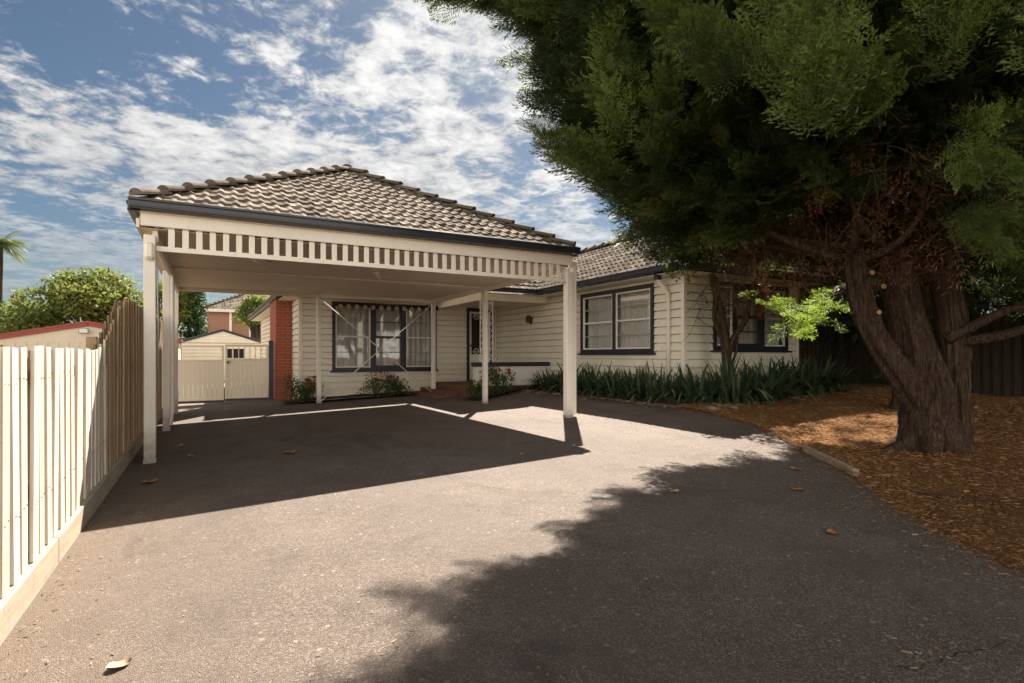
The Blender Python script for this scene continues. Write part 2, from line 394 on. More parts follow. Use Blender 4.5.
# ------------------------------------------------------------------ tiled roofs
def tile_plane(mb, O, U, S, tmax, L, Rr, course=.245, tw=.16, seed=0):
    O, U, S = np.array(O, float), np.array(U, float), np.array(S, float)
    S /= np.linalg.norm(S); N = np.cross(U, S)
    if N[2] < 0: N = -N
    rr = random.Random(seed); k = 0; t = 0.0
    prof = [0, .004, .020, .026, .018, .003]     # pan and roll
    pu = [0, .07, .095, .115, .135, .16]
    while t < tmax - .02:
        t1 = min(t + course, tmax); off = (k % 2) * .02
        lo0, hi0, lo1, hi1 = L(t), Rr(t), L(t1), Rr(t1)
        a, b = min(lo0, lo1), max(hi0, hi1)
        i0 = math.floor((a - off) / tw); i1 = math.ceil((b - off) / tw)
        for i in range(i0, i1):
            tint = rr.random(); dz = rr.uniform(-.005, .005); P = []; nn = len(pu)
            us = [i * tw + off + u for u in pu]
            if us[-1] <= a or us[0] >= b: continue
            lip = .030
            for u, p in zip(us, prof):
                u0 = min(max(u, lo0), hi0); u1 = min(max(u, lo1), hi1)
                P += [O + U * u0 + S * (t - .012) + N * (p * .4 - .012), O + U * u0 + S * (t - .012) + N * (lip + p + dz), O + U * u1 + S * t1 + N * (p * .9 + .004)]
            F = []
            for q in range(nn - 1):
                A, B = q * 3, (q + 1) * 3
                F += [(A, B, B + 1, A + 1), (A + 1, B + 1, B + 2, A + 2)]
            mb.add(P, F, tint)
        t = t1; k += 1
def caps(mb, A, B, r=.092, ln=.40, seed=0):
    A, B = np.array(A, float), np.array(B, float); A = A + (B - A) / np.linalg.norm(B - A) * .14; d = B - A; D = np.linalg.norm(d); d /= D
    rr = random.Random(seed); up = V(0, 0, 1); s_ = np.cross(d, up); s_ /= np.linalg.norm(s_); u = np.cross(s_, d)
    n = max(1, int(D / (ln * .9))); step = D / n
    for i in range(n):
        a = A + d * (i * step - .03); b = A + d * ((i + 1) * step + .02); P = []; seg = 8
        ra = r * 1.12; rb = r * .9; ha, hb = .055 + rr.uniform(0, .012), .018
        for c, q, h in ((a, ra, ha), (b, rb, hb)):
            for k in range(seg + 1):
                an = math.pi * k / seg; P.append(c + s_ * math.cos(an) * q + u * (math.sin(an) * q * .75 + h - .05))
        m = seg + 1
        F = [(k, k + 1, m + k + 1, m + k) for k in range(seg)] + [tuple(range(seg, -1, -1)), tuple(m + k for k in range(m))]
        # thickness at the exposed end
        mb.add(P, F, rr.random() * .5)

def gutter(mb, a, b, N, top, h=.10, w=.115):   # box gutter with a rolled lip; a-b in plan, N outwards
    a, b = np.array(a, float), np.array(b, float); U = (b - a); Ln = np.linalg.norm(U); U /= Ln
    mb.obox(a, U, N, 0, Ln, 0, w, top - h, top - .012)
    mb.obox(a, U, N, 0, Ln, w - .012, w + .016, top - .03, top + .006)
    mb.obox(a, U, N, 0, Ln, w * .3, w + .006, top - h - .006, top - h + .02)

# ------------------------------------------------------------------ weatherboards, windows
def boards(mb, O, U, N, ln, z0, z1, openings=(), pitch=.155, u_start=0.0):
    n = int(math.ceil((z1 - z0) / pitch)); rr = random.Random(int(ln * 100))
    for i in range(n):
        a = z0 + i * pitch; top_ = min(a + pitch, z1); b = top_ - .017
        cuts = sorted(set([a, b] + [z for o in openings for z in (o[2], o[3]) if a + .004 < z < b - .004]))
        for c0, c1 in zip(cuts, cuts[1:]):
            segs = [(u_start, ln)]
            for o in openings:
                if o[2] < c1 - .002 and o[3] > c0 + .002:
                    ns = []
                    for s0, s1 in segs:
                        if o[1] <= s0 or o[0] >= s1: ns.append((s0, s1)); continue
                        if o[0] > s0: ns.append((s0, o[0]))
                        if o[1] < s1: ns.append((o[1], s1))
                    segs = ns
            off = lambda z: .028 - .020 * (z - a) / pitch
            q = lambda u, n_, z: (O[0] + U[0] * u + N[0] * n_, O[1] + U[1] * u + N[1] * n_, z)
            for s0, s1 in segs:
                if c1 == b: mb.hexa([q(s0, -.055, b), q(s1, -.055, b), q(s1, -.06, b), q(s0, -.06, b), q(s0, -.055, top_), q(s1, -.055, top_), q(s1, -.06, top_), q(s0, -.06, top_)], .5)
                mb.hexa([q(s0, off(c0), c0), q(s1, off(c0), c0), q(s1, -.06, c0), q(s0, -.06, c0), q(s0, off(c1), c1), q(s1, off(c1), c1), q(s1, -.06, c1), q(s0, -.06, c1)], rr.random())

def window(house, O, U, N, u0, u1, z0, z1, lights, name_label, seed=0):
    """lights: list of (width fraction, kind) kind 'w' = white-framed flyscreen, 'd' = dark double-hung"""
    fw = .085; mb = MB()
    mb.obox(O, U, N, u0, u1, -.06, .05, z1 - fw, z1); mb.obox(O, U, N, u0, u1, -.06, .05, z0 + .001, z0 + fw)
    mb.obox(O, U, N, u0, u0 + fw, -.06, .049, z0 + fw, z1 - fw); mb.obox(O, U, N, u1 - fw, u1, -.06, .049, z0 + fw, z1 - fw)
    mb.obox(O, U, N, u0 - .05, u1 + .05, 0, .095, z0 - .035, z0)            # sill
    a, b = u0 + fw, u1 - fw; tot = sum(w for w, _ in lights); cur = a; mull = .10
    spans = []
    avail = (b - a) - mull * (len(lights) - 1)
    for i, (w, k) in enumerate(lights):
        e = cur + avail * w / tot; spans.append((cur, e, k))
        if i < len(lights) - 1: mb.obox(O, U, N, e, e + mull, -.06, .045, z0 + fw, z1 - fw)
        cur = e + mull
    f = obj('window', mb, M['navy'], house, bevel=.004)
    if name_label: f['label'] = name_label
    zz0, zz1 = z0 + fw, z1 - fw
    for (p, q, k) in spans:
        s = MB(); t = .032 if k == 'w' else .05; nn = .03
        s.obox(O, U, N, p, q, -.01, nn, zz1 - t, zz1); s.obox(O, U, N, p, q, -.01, nn, zz0, zz0 + t)
        s.obox(O, U, N, p, p + t, -.01, nn - .001, zz0 + t, zz1 - t); s.obox(O, U, N, q - t, q, -.01, nn - .001, zz0 + t, zz1 - t)
        zm = (zz0 + zz1) / 2
        s.obox(O, U, N, p + t, q - t, -.012, nn - .002, zm - t * .6, zm + t * .6)
        obj('sash', s, M['white'] if k == 'w' else M['navy'], f, bevel=.003)
        for fr in (.25, .75):
            g = MB(); zb = zz0 + (zz1 - zz0) * fr; g.obox(O, U, N, p + t, q - t, -.024, -.006, zb - .011, zb + .011)
            obj('glazing_bar', g, M['greymetal'] if k == 'w' else M['navy'], f)
        pane = MB()
        pane.obox(O, U, N, p + t * .5, q - t * .5, -.036, -.030, zz0 + t * .5, zz1 - t * .5)
        obj('pane', pane, M['glass'], f)
    c = MB(); nseg = int((b - a) / .012); rr = random.Random(seed); P = []; ph = 0
    for i in range(nseg + 1):
        u = a + (b - a) * i / nseg; ph += rr.uniform(.25, .75)
        d = -.10 + .022 * math.sin(ph)
        for z in (zz0, zz1): P.append((O[0] + U[0] * u + N[0] * d, O[1] + U[1] * u + N[1] * d, z))
    c.add(P, [(2 * i, 2 * i + 2, 2 * i + 3, 2 * i + 1) for i in range(nseg)])
    obj('curtain', c, M['curtain'], f, smooth=True)
    return f

# ================================================================== CARPORT
CX0, CX1, CY0, CY1, EZ = -.755, 5.42, 7.55, 14.30, 2.995
carport = thing('carport', 'large open double carport with cream posts and a tiled hip roof over the driveway', 'carport', (2.38, 10.9, G(2.38)))
PX0, PX1, PYS = -.563, 5.33, (7.77, 10.94, 14.08)
def post(x, y, w=.115, parent=carport, top=2.70):
    mb = MB(); z = G(x, y); mb.box(x - w / 2, x + w / 2, y - w / 2, y + w / 2, z + .03, top)
    o = obj('post', mb, M['post'], parent, bevel=.008)
    s = MB(); s.box(x - w / 2 - .004, x + w / 2 + .004, y - w / 2 - .004, y + w / 2 + .004, z - .03, z + .05)
    obj('stirrup', s, M['greymetal'], o)
for i, y in enumerate(PYS):
    post(PX0, y, .12 if i == 0 else .105, top=2.66); post(PX1, y, .12 if i == 0 else .10, top=2.66)
post(2.41, 14.08, .10, top=2.66)
# square downpipe beside the front right post and the one on the left row
mb = MB(); mb.box(PX1 + .062, PX1 + .15, 7.73, 7.82, G(PX1) + .05, 2.84)
obj('downpipe', mb, M['white'], carport, bevel=.01)
mb = MB(); mb.tube([(PX0 + .085, 10.9, 2.6), (PX0 + .085, 10.9, .35), (PX0 + .06, 10.86, .1)], .032, 10)
obj('downpipe', mb, M['white'], carport, smooth=True)
mb = MB()   # beams: deep front fascia with lattice below, plain beams on the other sides
mb.box(CX0 + .104, CX1 - .05, 7.69, 7.735, 2.755, 2.95)
obj('fascia_beam', mb, M['white'], carport, bevel=.006)
for bx in ((PX0 + .02, PX0 + .075, 7.84, 14.05, 2.60, 2.74), (PX1 - .075, PX1 - .02, 7.84, 14.05, 2.64, 2.74), (PX0 - .02, PX1 + .02, 14.051, 14.11, 2.66, 2.74), (PX0 + .08, PX1 - .08, 10.90, 10.98, 2.715, 2.74)):
    mb = MB(); mb.box(*bx); obj('beam', mb, M['white'], carport, bevel=.006)
mb = MB(); mb.box(PX0 + .062, PX1 - .062, 7.72, 7.765, 2.475, 2.535)
n = 39; x0, x1 = PX0 + .075, PX1 - .075
for i in range(n):
    xc = x0 + (x1 - x0) * (i + .98) / (n + .9); mb.box(xc - .034, xc + .034, 7.736, 7.756, 2.53, 2.80)
obj('slatted_valance', mb, M['white'], carport, bevel=.003)
mb = MB()   # ceiling sheets with fine gaps
for i in range(7):
    ya = 7.80 + i * .898
    for (xa, xb) in ((PX0 - .1, 2.376), (2.384, PX1 + .06)): mb.box(xa, xb, ya, ya + .891, 2.741, 2.752)
obj('ceiling', mb, M['beige'], carport)
mb = MB()   # eave lining between beam and gutter
mb.box(CX0 + .1, CX1 - .1, CY0 + .1, 7.69, 2.90, 2.908); mb.box(CX0 + .1, PX0 - .101, 7.69, CY1 - .1, 2.843, 2.85)
mb.box(CX0 + .1, CX1 - .1, 14.12, CY1 - .1, 2.842, 2.85)
mb.box(PX0 - .135, PX0 - .101, 7.74, 14.15, 2.74, 2.842); mb.box(PX1 + .061, PX1 + .08, 7.85, 14.15, 2.74, 2.842); mb.box(PX0 - .1, PX1 + .06, 14.125, 14.15, 2.74, 2.842)
obj('eave_lining', mb, M['beige'], carport)
for A, B, N_, tp in (((CX0, CY0 + .1), (CX1, CY0 + .1), (0, -1), EZ + .035), ((CX0, CY1 - .1), (CX1, CY1 - .1), (0, 1), EZ + .02), ((CX0 + .1, CY0 + .1), (CX0 + .1, CY1 - .1), (-1, 0), EZ + .019), ((CX1 - .1, CY0 + .1), (CX1 - .1, CY1 - .1), (1, 0), EZ + .019)):
    mb = MB(); gutter(mb, A, B, N_, tp); obj('gutter', mb, M['slate'], carport, bevel=.008)
cw, cl = CX1 - CX0, CY1 - CY0; half = cw / 2; pit = .555
cs = 1 / math.hypot(1, pit); tm = half / cs
mb = MB(); sv = lambda dx, dy: (dx, dy, pit)
tile_plane(mb, (CX0, CY0 + .02, EZ), (1, 0, 0), sv(0, 1), tm, lambda t: t * cs, lambda t: cw - t * cs, seed=1)
tile_plane(mb, (CX0, CY1 - .02, EZ), (1, 0, 0), sv(0, -1), tm, lambda t: t * cs, lambda t: cw - t * cs, seed=2)
tile_plane(mb, (CX0 + .02, CY0, EZ), (0, 1, 0), sv(1, 0), tm, lambda t: t * cs, lambda t: cl - t * cs, seed=3)
tile_plane(mb, (CX1 - .02, CY0, EZ), (0, 1, 0), sv(-1, 0), tm, lambda t: t * cs, lambda t: cl - t * cs, seed=4)
roof = obj('roof', mb, M['tile'], carport)
mb = MB(); az = EZ + half * pit; mx_ = (CX0 + CX1) / 2; ya, yb = CY0 + half, CY1 - half
for k, (cx, cyy, yy) in enumerate(((CX0, CY0, ya), (CX1, CY0, ya), (CX0, CY1, yb), (CX1, CY1, yb))):
    mb = MB(); caps(mb, (cx, cyy, EZ + .03), (mx_, yy, az + .04), seed=k); obj('hip_capping', mb, M['tile'], roof)
mb = MB(); caps(mb, (mx_, ya - .1, az + .04), (mx_, yb + .1, az + .04), seed=9); obj('hip_capping', mb, M['tile'], roof)
for a, b in (((2.44, 14.03, 2.62), (5.28, 14.03, .28)), ((2.44, 14.01, .16), (5.28, 14.01, 2.62))):
    mb = MB(); mb.tube([a, b], .011, 6); obj('bracing_rod', mb, M['white'], carport, smooth=True)
mb = MB(); mb.tube([(3.86, 14.0, 1.42), (3.86, 14.04, 1.42)], .06, 14); obj('brace_plate', mb, M['greymetal'], carport)
for (x, y, ln, ang) in ((.75, 9.4, .55, 1.1), (2.75, 10.1, .9, 1.25)):
    mb = MB(); c_, s_ = math.cos(ang) * ln / 2, math.sin(ang) * ln / 2
    mb.bar((x - c_, y - s_, 2.706), (x + c_, y + s_, 2.706), .10, .05)
    lt = obj('ceiling_light', mb, M['white'], carport, bevel=.015)
    mb = MB(); mb.tube([(x - c_ * .93, y - s_ * .93, 2.668), (x + c_ * .93, y + s_ * .93, 2.668)], .016, 8)
    obj('lamp_tube', mb, M['iron'], lt, smooth=True)
mb = MB(); mb.box(PX0 - .05, PX0 + .055, 7.62, 7.708, 2.36, 2.56); obj('junction_box', mb, M['white'], carport, bevel=.03)
mb = MB(); mb.tube([(PX0 + .075, 7.70, 2.36), (PX0 + .085, 7.72, 1.6), (PX0 + .08, 7.75, .9)], .009, 6); obj('conduit', mb, M['greymetal'], carport, smooth=True)

# ================================================================== HOUSE
HY, HXL, WX, WY, HXR = 15.0, 2.10, 7.68, 7.47, 10.95
house = thing('weatherboard_house', 'cream weatherboard house with navy windows and tiled hip roof behind the carport', 'house', (7.0, 15.0, .3))
ZB, ZT = .42, 2.76
W1 = (2.89, 5.76, .86, 2.66); DR = (6.70, 7.56, .52, 2.66)
mb = MB(); boards(mb, (0, HY), (1, 0), (0, -1), WX, ZB, ZT, [W1, (DR[0], DR[1], DR[2], DR[3])], u_start=HXL)
obj('weatherboard_wall', mb, M['cream'], house)
mb = MB(); boards(mb, (HXL, 0), (0, 1), (-1, 0), 26, ZB, ZT, [(17.9, 19.0, 1.2, 2.5)], u_start=HY)
obj('weatherboard_wall', mb, M['cream'], house)
W2 = (8.22, 10.63, 1.31, 2.67)
mb = MB(); boards(mb, (WX, 0), (0, 1), (-1, 0), HY, ZB, ZT, [W2], u_start=WY); obj('weatherboard_wall', mb, M['cream'], house)
W3 = (8.41, 10.60, 1.36, 2.67)
mb = MB(); boards(mb, (0, WY), (1, 0), (0, -1), HXR, ZB, ZT, [W3], u_start=WX); obj('weatherboard_wall', mb, M['cream'], house)
mb = MB(); boards(mb, (HXR, 0), (0, 1), (1, 0), 26, ZB, ZT, u_start=WY); obj('weatherboard_wall', mb, M['cream'], house)
mb = MB(); boards(mb, (0, 26), (1, 0), (0, 1), HXR, ZB, ZT, u_start=HXL); obj('weatherboard_wall', mb, M['cream'], house)
mb = MB()   # added dark sheets that stop light leaking through the house
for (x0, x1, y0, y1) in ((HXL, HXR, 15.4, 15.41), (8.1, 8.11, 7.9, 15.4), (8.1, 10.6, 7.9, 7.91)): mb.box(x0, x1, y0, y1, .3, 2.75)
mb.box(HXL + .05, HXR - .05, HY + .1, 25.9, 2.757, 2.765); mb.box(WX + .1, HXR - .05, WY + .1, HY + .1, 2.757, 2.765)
obj('light_stop', mb, M['darkroom'], house)
mb = MB()   # base boards below the siding
mb.box(HXL + .02, WX, HY - .004, HY + .05, -.1, ZB); mb.box(WX + .004, WX + .05, WY + .02, HY, 0, ZB); mb.box(WX + .02, HXR - .02, WY + .004, WY + .05, 0, ZB); mb.box(HXL + .004, HXL + .05, HY, 26, -.1, ZB)
obj('base_board', mb, M['cream'], house)
mb = MB()   # corner stops
for (x0, x1, y0, y1) in ((HXL - .03, HXL + .055, HY - .03, HY + .055), (WX - .03, WX + .055, WY - .03, WY + .055), (HXR - .055, HXR + .03, WY - .03, WY + .055), (WX - .075, WX - .026, HY - .075, HY - .026)):
    mb = MB(); mb.box(x0, x1, y0, y1, ZB - .1, ZT); obj('corner_stop', mb, M['white'], house, bevel=.004)
w = window(house, (0, HY), (1, 0), (0, -1), W1[0], W1[1], W1[2], W1[3], [(1.0, 'w'), (.86, 'd'), (.88, 'w')], 'wide triple window with rolled scalloped awning', 1)
mb = MB(); mb.tube([(W1[0] - .02, HY - .12, 2.60), (W1[1] + .02, HY - .12, 2.60)], .06, 12)
aw = obj('rolled_awning', mb, M['black'], w, smooth=True)
for k in range(13):
    x = W1[0] + .18 + k * .212; mb2 = MB(); mb2.tube([(x, HY - .20, 2.535), (x, HY - .17, 2.535)], [.058, .062], 12); obj('awning_scallop', mb2, M['tan'], w)
window(house, (WX, 0), (0, 1), (-1, 0), W2[0], W2[1], W2[2], W2[3], [(1, 'w'), (1, 'w')], 'double window with white flyscreens', 2)
window(house, (0, WY), (1, 0), (0, -1), W3[0], W3[1], W3[2], W3[3], [(.55, 'w'), (.9, 'd'), (.8, 'w')], 'shaded window under the big tree', 3)
window(house, (HXL, 0), (0, 1), (-1, 0), 17.9, 19.0, 1.2, 2.5, [(1, 'd')], None, 4)
# front door: navy frame, dark glass, white scrollwork
mb = MB(); dy = HY
mb.box(DR[0], DR[0] + .085, dy - .05, dy + .05, DR[2], DR[3]); mb.box(DR[1] - .085, DR[1], dy - .05, dy + .05, DR[2], DR[3]); mb.box(DR[0] + .085, DR[1] - .085, dy - .049, dy + .05, DR[3] - .09, DR[3])
door = obj('front_door', mb, M['navy'], house, bevel=.005)
mb = MB(); mb.box(DR[0] + .085, DR[1] - .085, dy + .01, dy + .045, DR[2], DR[3] - .09); obj('door_leaf', mb, M['black'], door)
mb = MB()
xa, xb, za, zb = DR[0] + .10, DR[1] - .10, DR[2] + .03, DR[3] - .11
mb.box(xa, xa + .055, dy - .02, dy + .008, za, zb); mb.box(xb - .055, xb, dy - .02, dy + .008, za, zb); mb.box(xa + .055, xb - .055, dy - .019, dy + .008, zb - .055, zb); mb.box(xa + .055, xb - .055, dy - .019, dy + .008, za, za + .75)
def scroll(mb, x, y, z, r, turns=1.4, flip=1, th=.008, up=1):
    pts = []
    for k in range(20):
        a = turns * 2 * math.pi * k / 19; q = r * (1 - .75 * k / 19); pts.append((x + flip * q * math.cos(a), y, z + up * q * math.sin(a)))
    mb.tube(pts, th, 5)
for z in (za + .86, zb - .16): 
    for fl in (-1, 1): scroll(mb, (xa + xb) / 2 + fl * .12, dy - .01, z, .10, flip=fl, up=1 if z > 1.9 else -1, th=.012)
obj('security_screen', mb, M['iron'], door)
mb = MB(); mb.tube([(xa + .03, dy - .07, 1.55), (xa + .03, dy - .02, 1.55)], .028, 10); obj('handle', mb, M['lampbrass'], door, smooth=True)
# porch
PYF, PXL = 12.1, 5.60
mb = MB(); mb.box(PXL, WX - .03, PYF + .01, HY - .03, .1, .52); obj('porch_floor', mb, M['redbrickstep'], house, bevel=.01)
for k, (x, z) in enumerate(((5.27, .38), (4.95, .28))):
    mb = MB(); mb.box(x, PXL - .002 if k == 0 else 5.268, 13.0, HY - .04, .05, z); obj('step', mb, M['redbrickstep'], house, bevel=.012)
mb = MB(); mb.box(PXL + .02, WX - .03, PYF - .11, PYF + .09, .53, .995); pw = obj('porch_wall', mb, M['whitewash'], house, bevel=.01)
mb = MB(); 
for r_ in range(5):
    mb.box(PXL + .018, WX - .032, PYF - .113, PYF - .108, .56 + .09 * r_, .635 + .09 * r_)
obj('brick_course', mb, M['whitewash'], pw, bevel=.006)
mb = MB(); mb.box(PXL - .02, WX - .028, PYF - .15, PYF + .13, .997, 1.10); obj('wall_cap', mb, M['navy'], pw, bevel=.012)
mb = MB(); mb.box(PXL + .03, WX - .03, PYF - .09, PYF + .06, .1, .53); obj('porch_base', mb, M['redbrickstep'], house)
mb = MB()
mb.box(PXL + .15, WX - .03, PYF - .05, PYF + .05, 2.585, 2.76); mb.box(PXL + .15, PXL + .25, PYF + .05, HY - .03, 2.586, 2.76)
obj('porch_beam', mb, M['cream'], house, bevel=.006)
mb = MB(); mb.box(PXL + .25, WX - .03, PYF + .05, HY - .03, 2.70, 2.72); obj('porch_ceiling', mb, M['beige'], house)
ic = MB(); xx0, xx1 = 5.77, 6.10
for x in (xx0, xx1): ic.bar((x, PYF, 1.10), (x, PYF, 2.585), .022)
ic.bar((xx0, PYF, 1.16), (xx1, PYF, 1.16), .02); ic.bar((xx0, PYF, 2.53), (xx1, PYF, 2.53), .02)
xm = (xx0 + xx1) / 2
column = obj('porch_column', ic, M['iron'], house)
ic = MB()
for k in range(9):
    z = 1.24 + k * .155
    for fl in (-1, 1): scroll(ic, xm + fl * .075, PYF, z, .075, flip=fl * (1 if k % 2 else -1), th=.009)
obj('scrollwork', ic, M['iron'], column, smooth=True)
# wall lantern on the wing wall
lx, ly, lz = WX - .02, 12.9, 2.22
mb = MB(); mb.box(lx - .03, lx, ly - .05, ly + .05, lz - .12, lz + .08); mb.bar((lx - .02, ly, lz + .05), (lx - .10, ly, lz + .08), .02)
lan = obj('wall_lantern', mb, M['lampbrass'], house)
for q in (-.05, .05):
    mb = MB(); mb.tube([(lx - .09, ly + q, lz - .08), (lx - .09, ly + q, lz + .05), (lx - .09, ly + q, lz + .12)], [.035, .05, .012], 8)
    obj('lamp_shade', mb, M['lampbrass'], lan)
# chimney on the side wall
mb = MB(); mb.box(1.67, HXL - .027, 16.2, 17.8, -.05, 5.6); mb.box(1.62, HXL + .1, 16.15, 17.85, 5.6, 5.75)
obj('chimney', mb, M['brick'], house, bevel=.004)
# house roof
RP = .60; rcs = 1 / math.hypot(1, RP); HE = 2.86
roofmb = MB(); rs = lambda dx, dy: (dx, dy, RP)
RX0, RX1, RY0, RY1 = 1.62, 11.43, 14.58, 26.45
WE, WF = 7.20, 7.03; ridge_x = (WE + RX1) / 2; wh = ridge_x - WE; rz = HE + wh * RP
mh = (RX1 - RX0) / 2
tile_plane(roofmb, (RX0, RY0, HE), (1, 0, 0), rs(0, 1), mh / rcs, lambda t: t * rcs, lambda t: (RX1 - RX0) - t * rcs, seed=11)
tile_plane(roofmb, (RX0, RY1, HE), (1, 0, 0), rs(0, -1), mh / rcs, lambda t: t * rcs, lambda t: (RX1 - RX0) - t * rcs, seed=12)
tile_plane(roofmb, (RX0, RY0, HE), (0, 1, 0), rs(1, 0), mh / rcs, lambda t: t * rcs, lambda t: (RY1 - RY0) - t * rcs, seed=13)
tile_plane(roofmb, (RX1, WF, HE), (0, 1, 0), rs(-1, 0), wh / rcs, lambda t: t * rcs, lambda t: 17 - WF, seed=14)
tile_plane(roofmb, (RX1, RY0, HE), (0, 1, 0), rs(-1, 0), mh / rcs, lambda t: t * rcs, lambda t: (RY1 - RY0) - t * rcs, seed=18)
tile_plane(roofmb, (WE, WF, HE), (0, 1, 0), rs(1, 0), wh / rcs, lambda t: t * rcs, lambda t: min(4.78 + t * rcs, 11) if t * rcs < 2.5 else 11, seed=15)
tile_plane(roofmb, (WE, WF, HE), (1, 0, 0), rs(0, 1), wh / rcs, lambda t: t * rcs, lambda t: (RX1 - WE) - t * rcs, seed=16)
PE, PF = 5.66, 11.82
tile_plane(roofmb, (PE, PF, HE), (1, 0, 0), rs(0, 1), wh / rcs, lambda t: t * rcs, lambda t: (WE - PE) + t * rcs, seed=17)
tile_plane(roofmb, (PE, PF, HE), (0, 1, 0), rs(1, 0), wh / rcs, lambda t: t * rcs, lambda t: 6.5, seed=19)
hroof = obj('roof', roofmb, M['tile'], house)
for k, (A, B) in enumerate((((WE, WF, HE + .05), (ridge_x, WF + wh, rz + .05)), ((RX1, WF, HE + .05), (ridge_x, WF + wh, rz + .05)), ((ridge_x, WF + wh, rz + .05), (ridge_x, 16.8, rz + .05)), ((PE, PF, HE + .05), (PE + wh, PF + wh, rz + .05)),
        ((RX0, RY0, HE + .05), (RX0 + mh, RY0 + mh, HE + mh * RP + .05)), ((RX0, RY1, HE + .05), (RX0 + mh, RY1 - mh, HE + mh * RP + .05)), ((RX0 + mh, RY0 + mh, HE + mh * RP + .05), (RX0 + mh, RY1 - mh, HE + mh * RP + .05)))):
    cp = MB(); caps(cp, A, B, seed=21 + k); obj('ridge_capping', cp, M['tile'], hroof)
gt = HE + .03
for A, B, N_, tp in (((RX0, RY0 + .1), (PE + .1, RY0 + .1), (0, -1), gt), ((RX0 + .1, RY0 + .1), (RX0 + .1, RY1), (-1, 0), gt), ((PE + .1, PF + .1), (PE + .1, RY0), (-1, 0), gt - .001), ((PE, PF + .1), (WE, PF + .1), (0, -1), gt),
        ((WE + .1, WF + .1), (WE + .1, PF), (-1, 0), gt), ((WE, WF + .1), (RX1, WF + .1), (0, -1), gt - .001), ((RX1 - .1, WF), (RX1 - .1, RY1), (1, 0), gt)):
    gm = MB(); gutter(gm, A, B, N_, tp); obj('gutter', gm, M['slate'], house, bevel=.008)
sf = MB()   # soffits and fascia boards
for bx in ((RX0 + .1, PE + .2, RY0 + .1, HY, 2.745, 2.755), (RX0 + .1, HXL, HY, RY1 - .1, 2.744, 2.754), (WE + .1, WX, WF + .1, PYF, 2.745, 2.755), (WX, RX1 - .1, WF + .1, WY, 2.746, 2.756), (HXR, RX1 - .1, WY, RY1, 2.745, 2.755), (PE + .1, WX, PF + .1, PYF, 2.747, 2.757)):
    sf = MB(); sf.box(*bx); obj('soffit', sf, M['cream'], house)
dp = MB(); dpx, dpy = WX - .055, 7.80
dp.tube([(WE + .16, dpy, 2.78), (WE + .16, dpy, 2.68), (WX - .06, dpy, 2.42), (WX - .055, dpy, 2.3), (WX - .055, dpy, .45)], .042, 12)
obj('downpipe', dp, M['white'], house, smooth=True)
dp = MB(); dp.box(WE + .10, WE + .20, dpy - .05, dpy + .05, 2.66, 2.82); obj('rainhead', dp, M['slate'], house)

# ================================================================== GATE
gate = thing('driveway_gate', 'cream double gate with slotted tops closing the side path by the chimney', 'gate', (.42, 16.2, .03))
mb = MB(); mb.box(-.72, -.64, 16.16, 16.24, -.03, 1.62); obj('gate_post', mb, M['navy'], gate, bevel=.005); mb = MB(); mb.box(1.49, 1.60, 16.15, 16.25, .04, 1.66); obj('gate_post', mb, M['navy'], gate, bevel=.005)
for k, (x0, x1, dzz) in enumerate(((-.63, .425, 0.0), (.455, 1.48, .03))):
    z0, z1 = .12 + dzz, 1.52 + dzz; mb = MB(); y0, y1 = 16.175, 16.215; zs = z1 - .36
    mb.box(x0, x1, y0, y1, z1 - .05, z1); mb.box(x0, x1, y0, y1, z0, z0 + .06)
    mb.box(x0, x0 + .05, y0, y1, z0 + .06, z1 - .05); mb.box(x1 - .05, x1, y0, y1, z0 + .06, z1 - .05); mb.box(x0 + .05, x1 - .05, y0, y1, zs - .05, zs)
    leaf = obj('gate_leaf', mb, M['gatepaint'], gate, bevel=.004)
    mb = MB(); nb = 9; wv = (x1 - x0 - .1) / nb
    for i in range(nb): mb.box(x0 + .05 + wv * i + .003, x0 + .05 + wv * (i + 1) - .003, y0 + .012, y1 - .008, z0 + .06, zs - .05)
    obj('boarding', mb, M['gatepaint'], leaf, bevel=.003)
    mb = MB()
    if k: 
        for i in range(1, 7): mb.box(x0 + .05 + i * .132 - .012, x0 + .05 + i * .132 + .012, y0 + .01, y1 - .01, zs, z1 - .05)
        obj('slot_bar', mb, M['gatepaint'], leaf)
        h = MB(); h.tube([(x0 + .06, y0 - .05, zs - .1), (x0 + .06, y0, zs - .1)], .03, 10); obj('latch', h, M['lampbrass'], leaf)
    hm = MB(); hm.box(x0 - .0, x1, y0 + .004, y1 - .004, z0 - .06, z0 - .004); obj('drop_seal', hm, M['navy'], leaf)

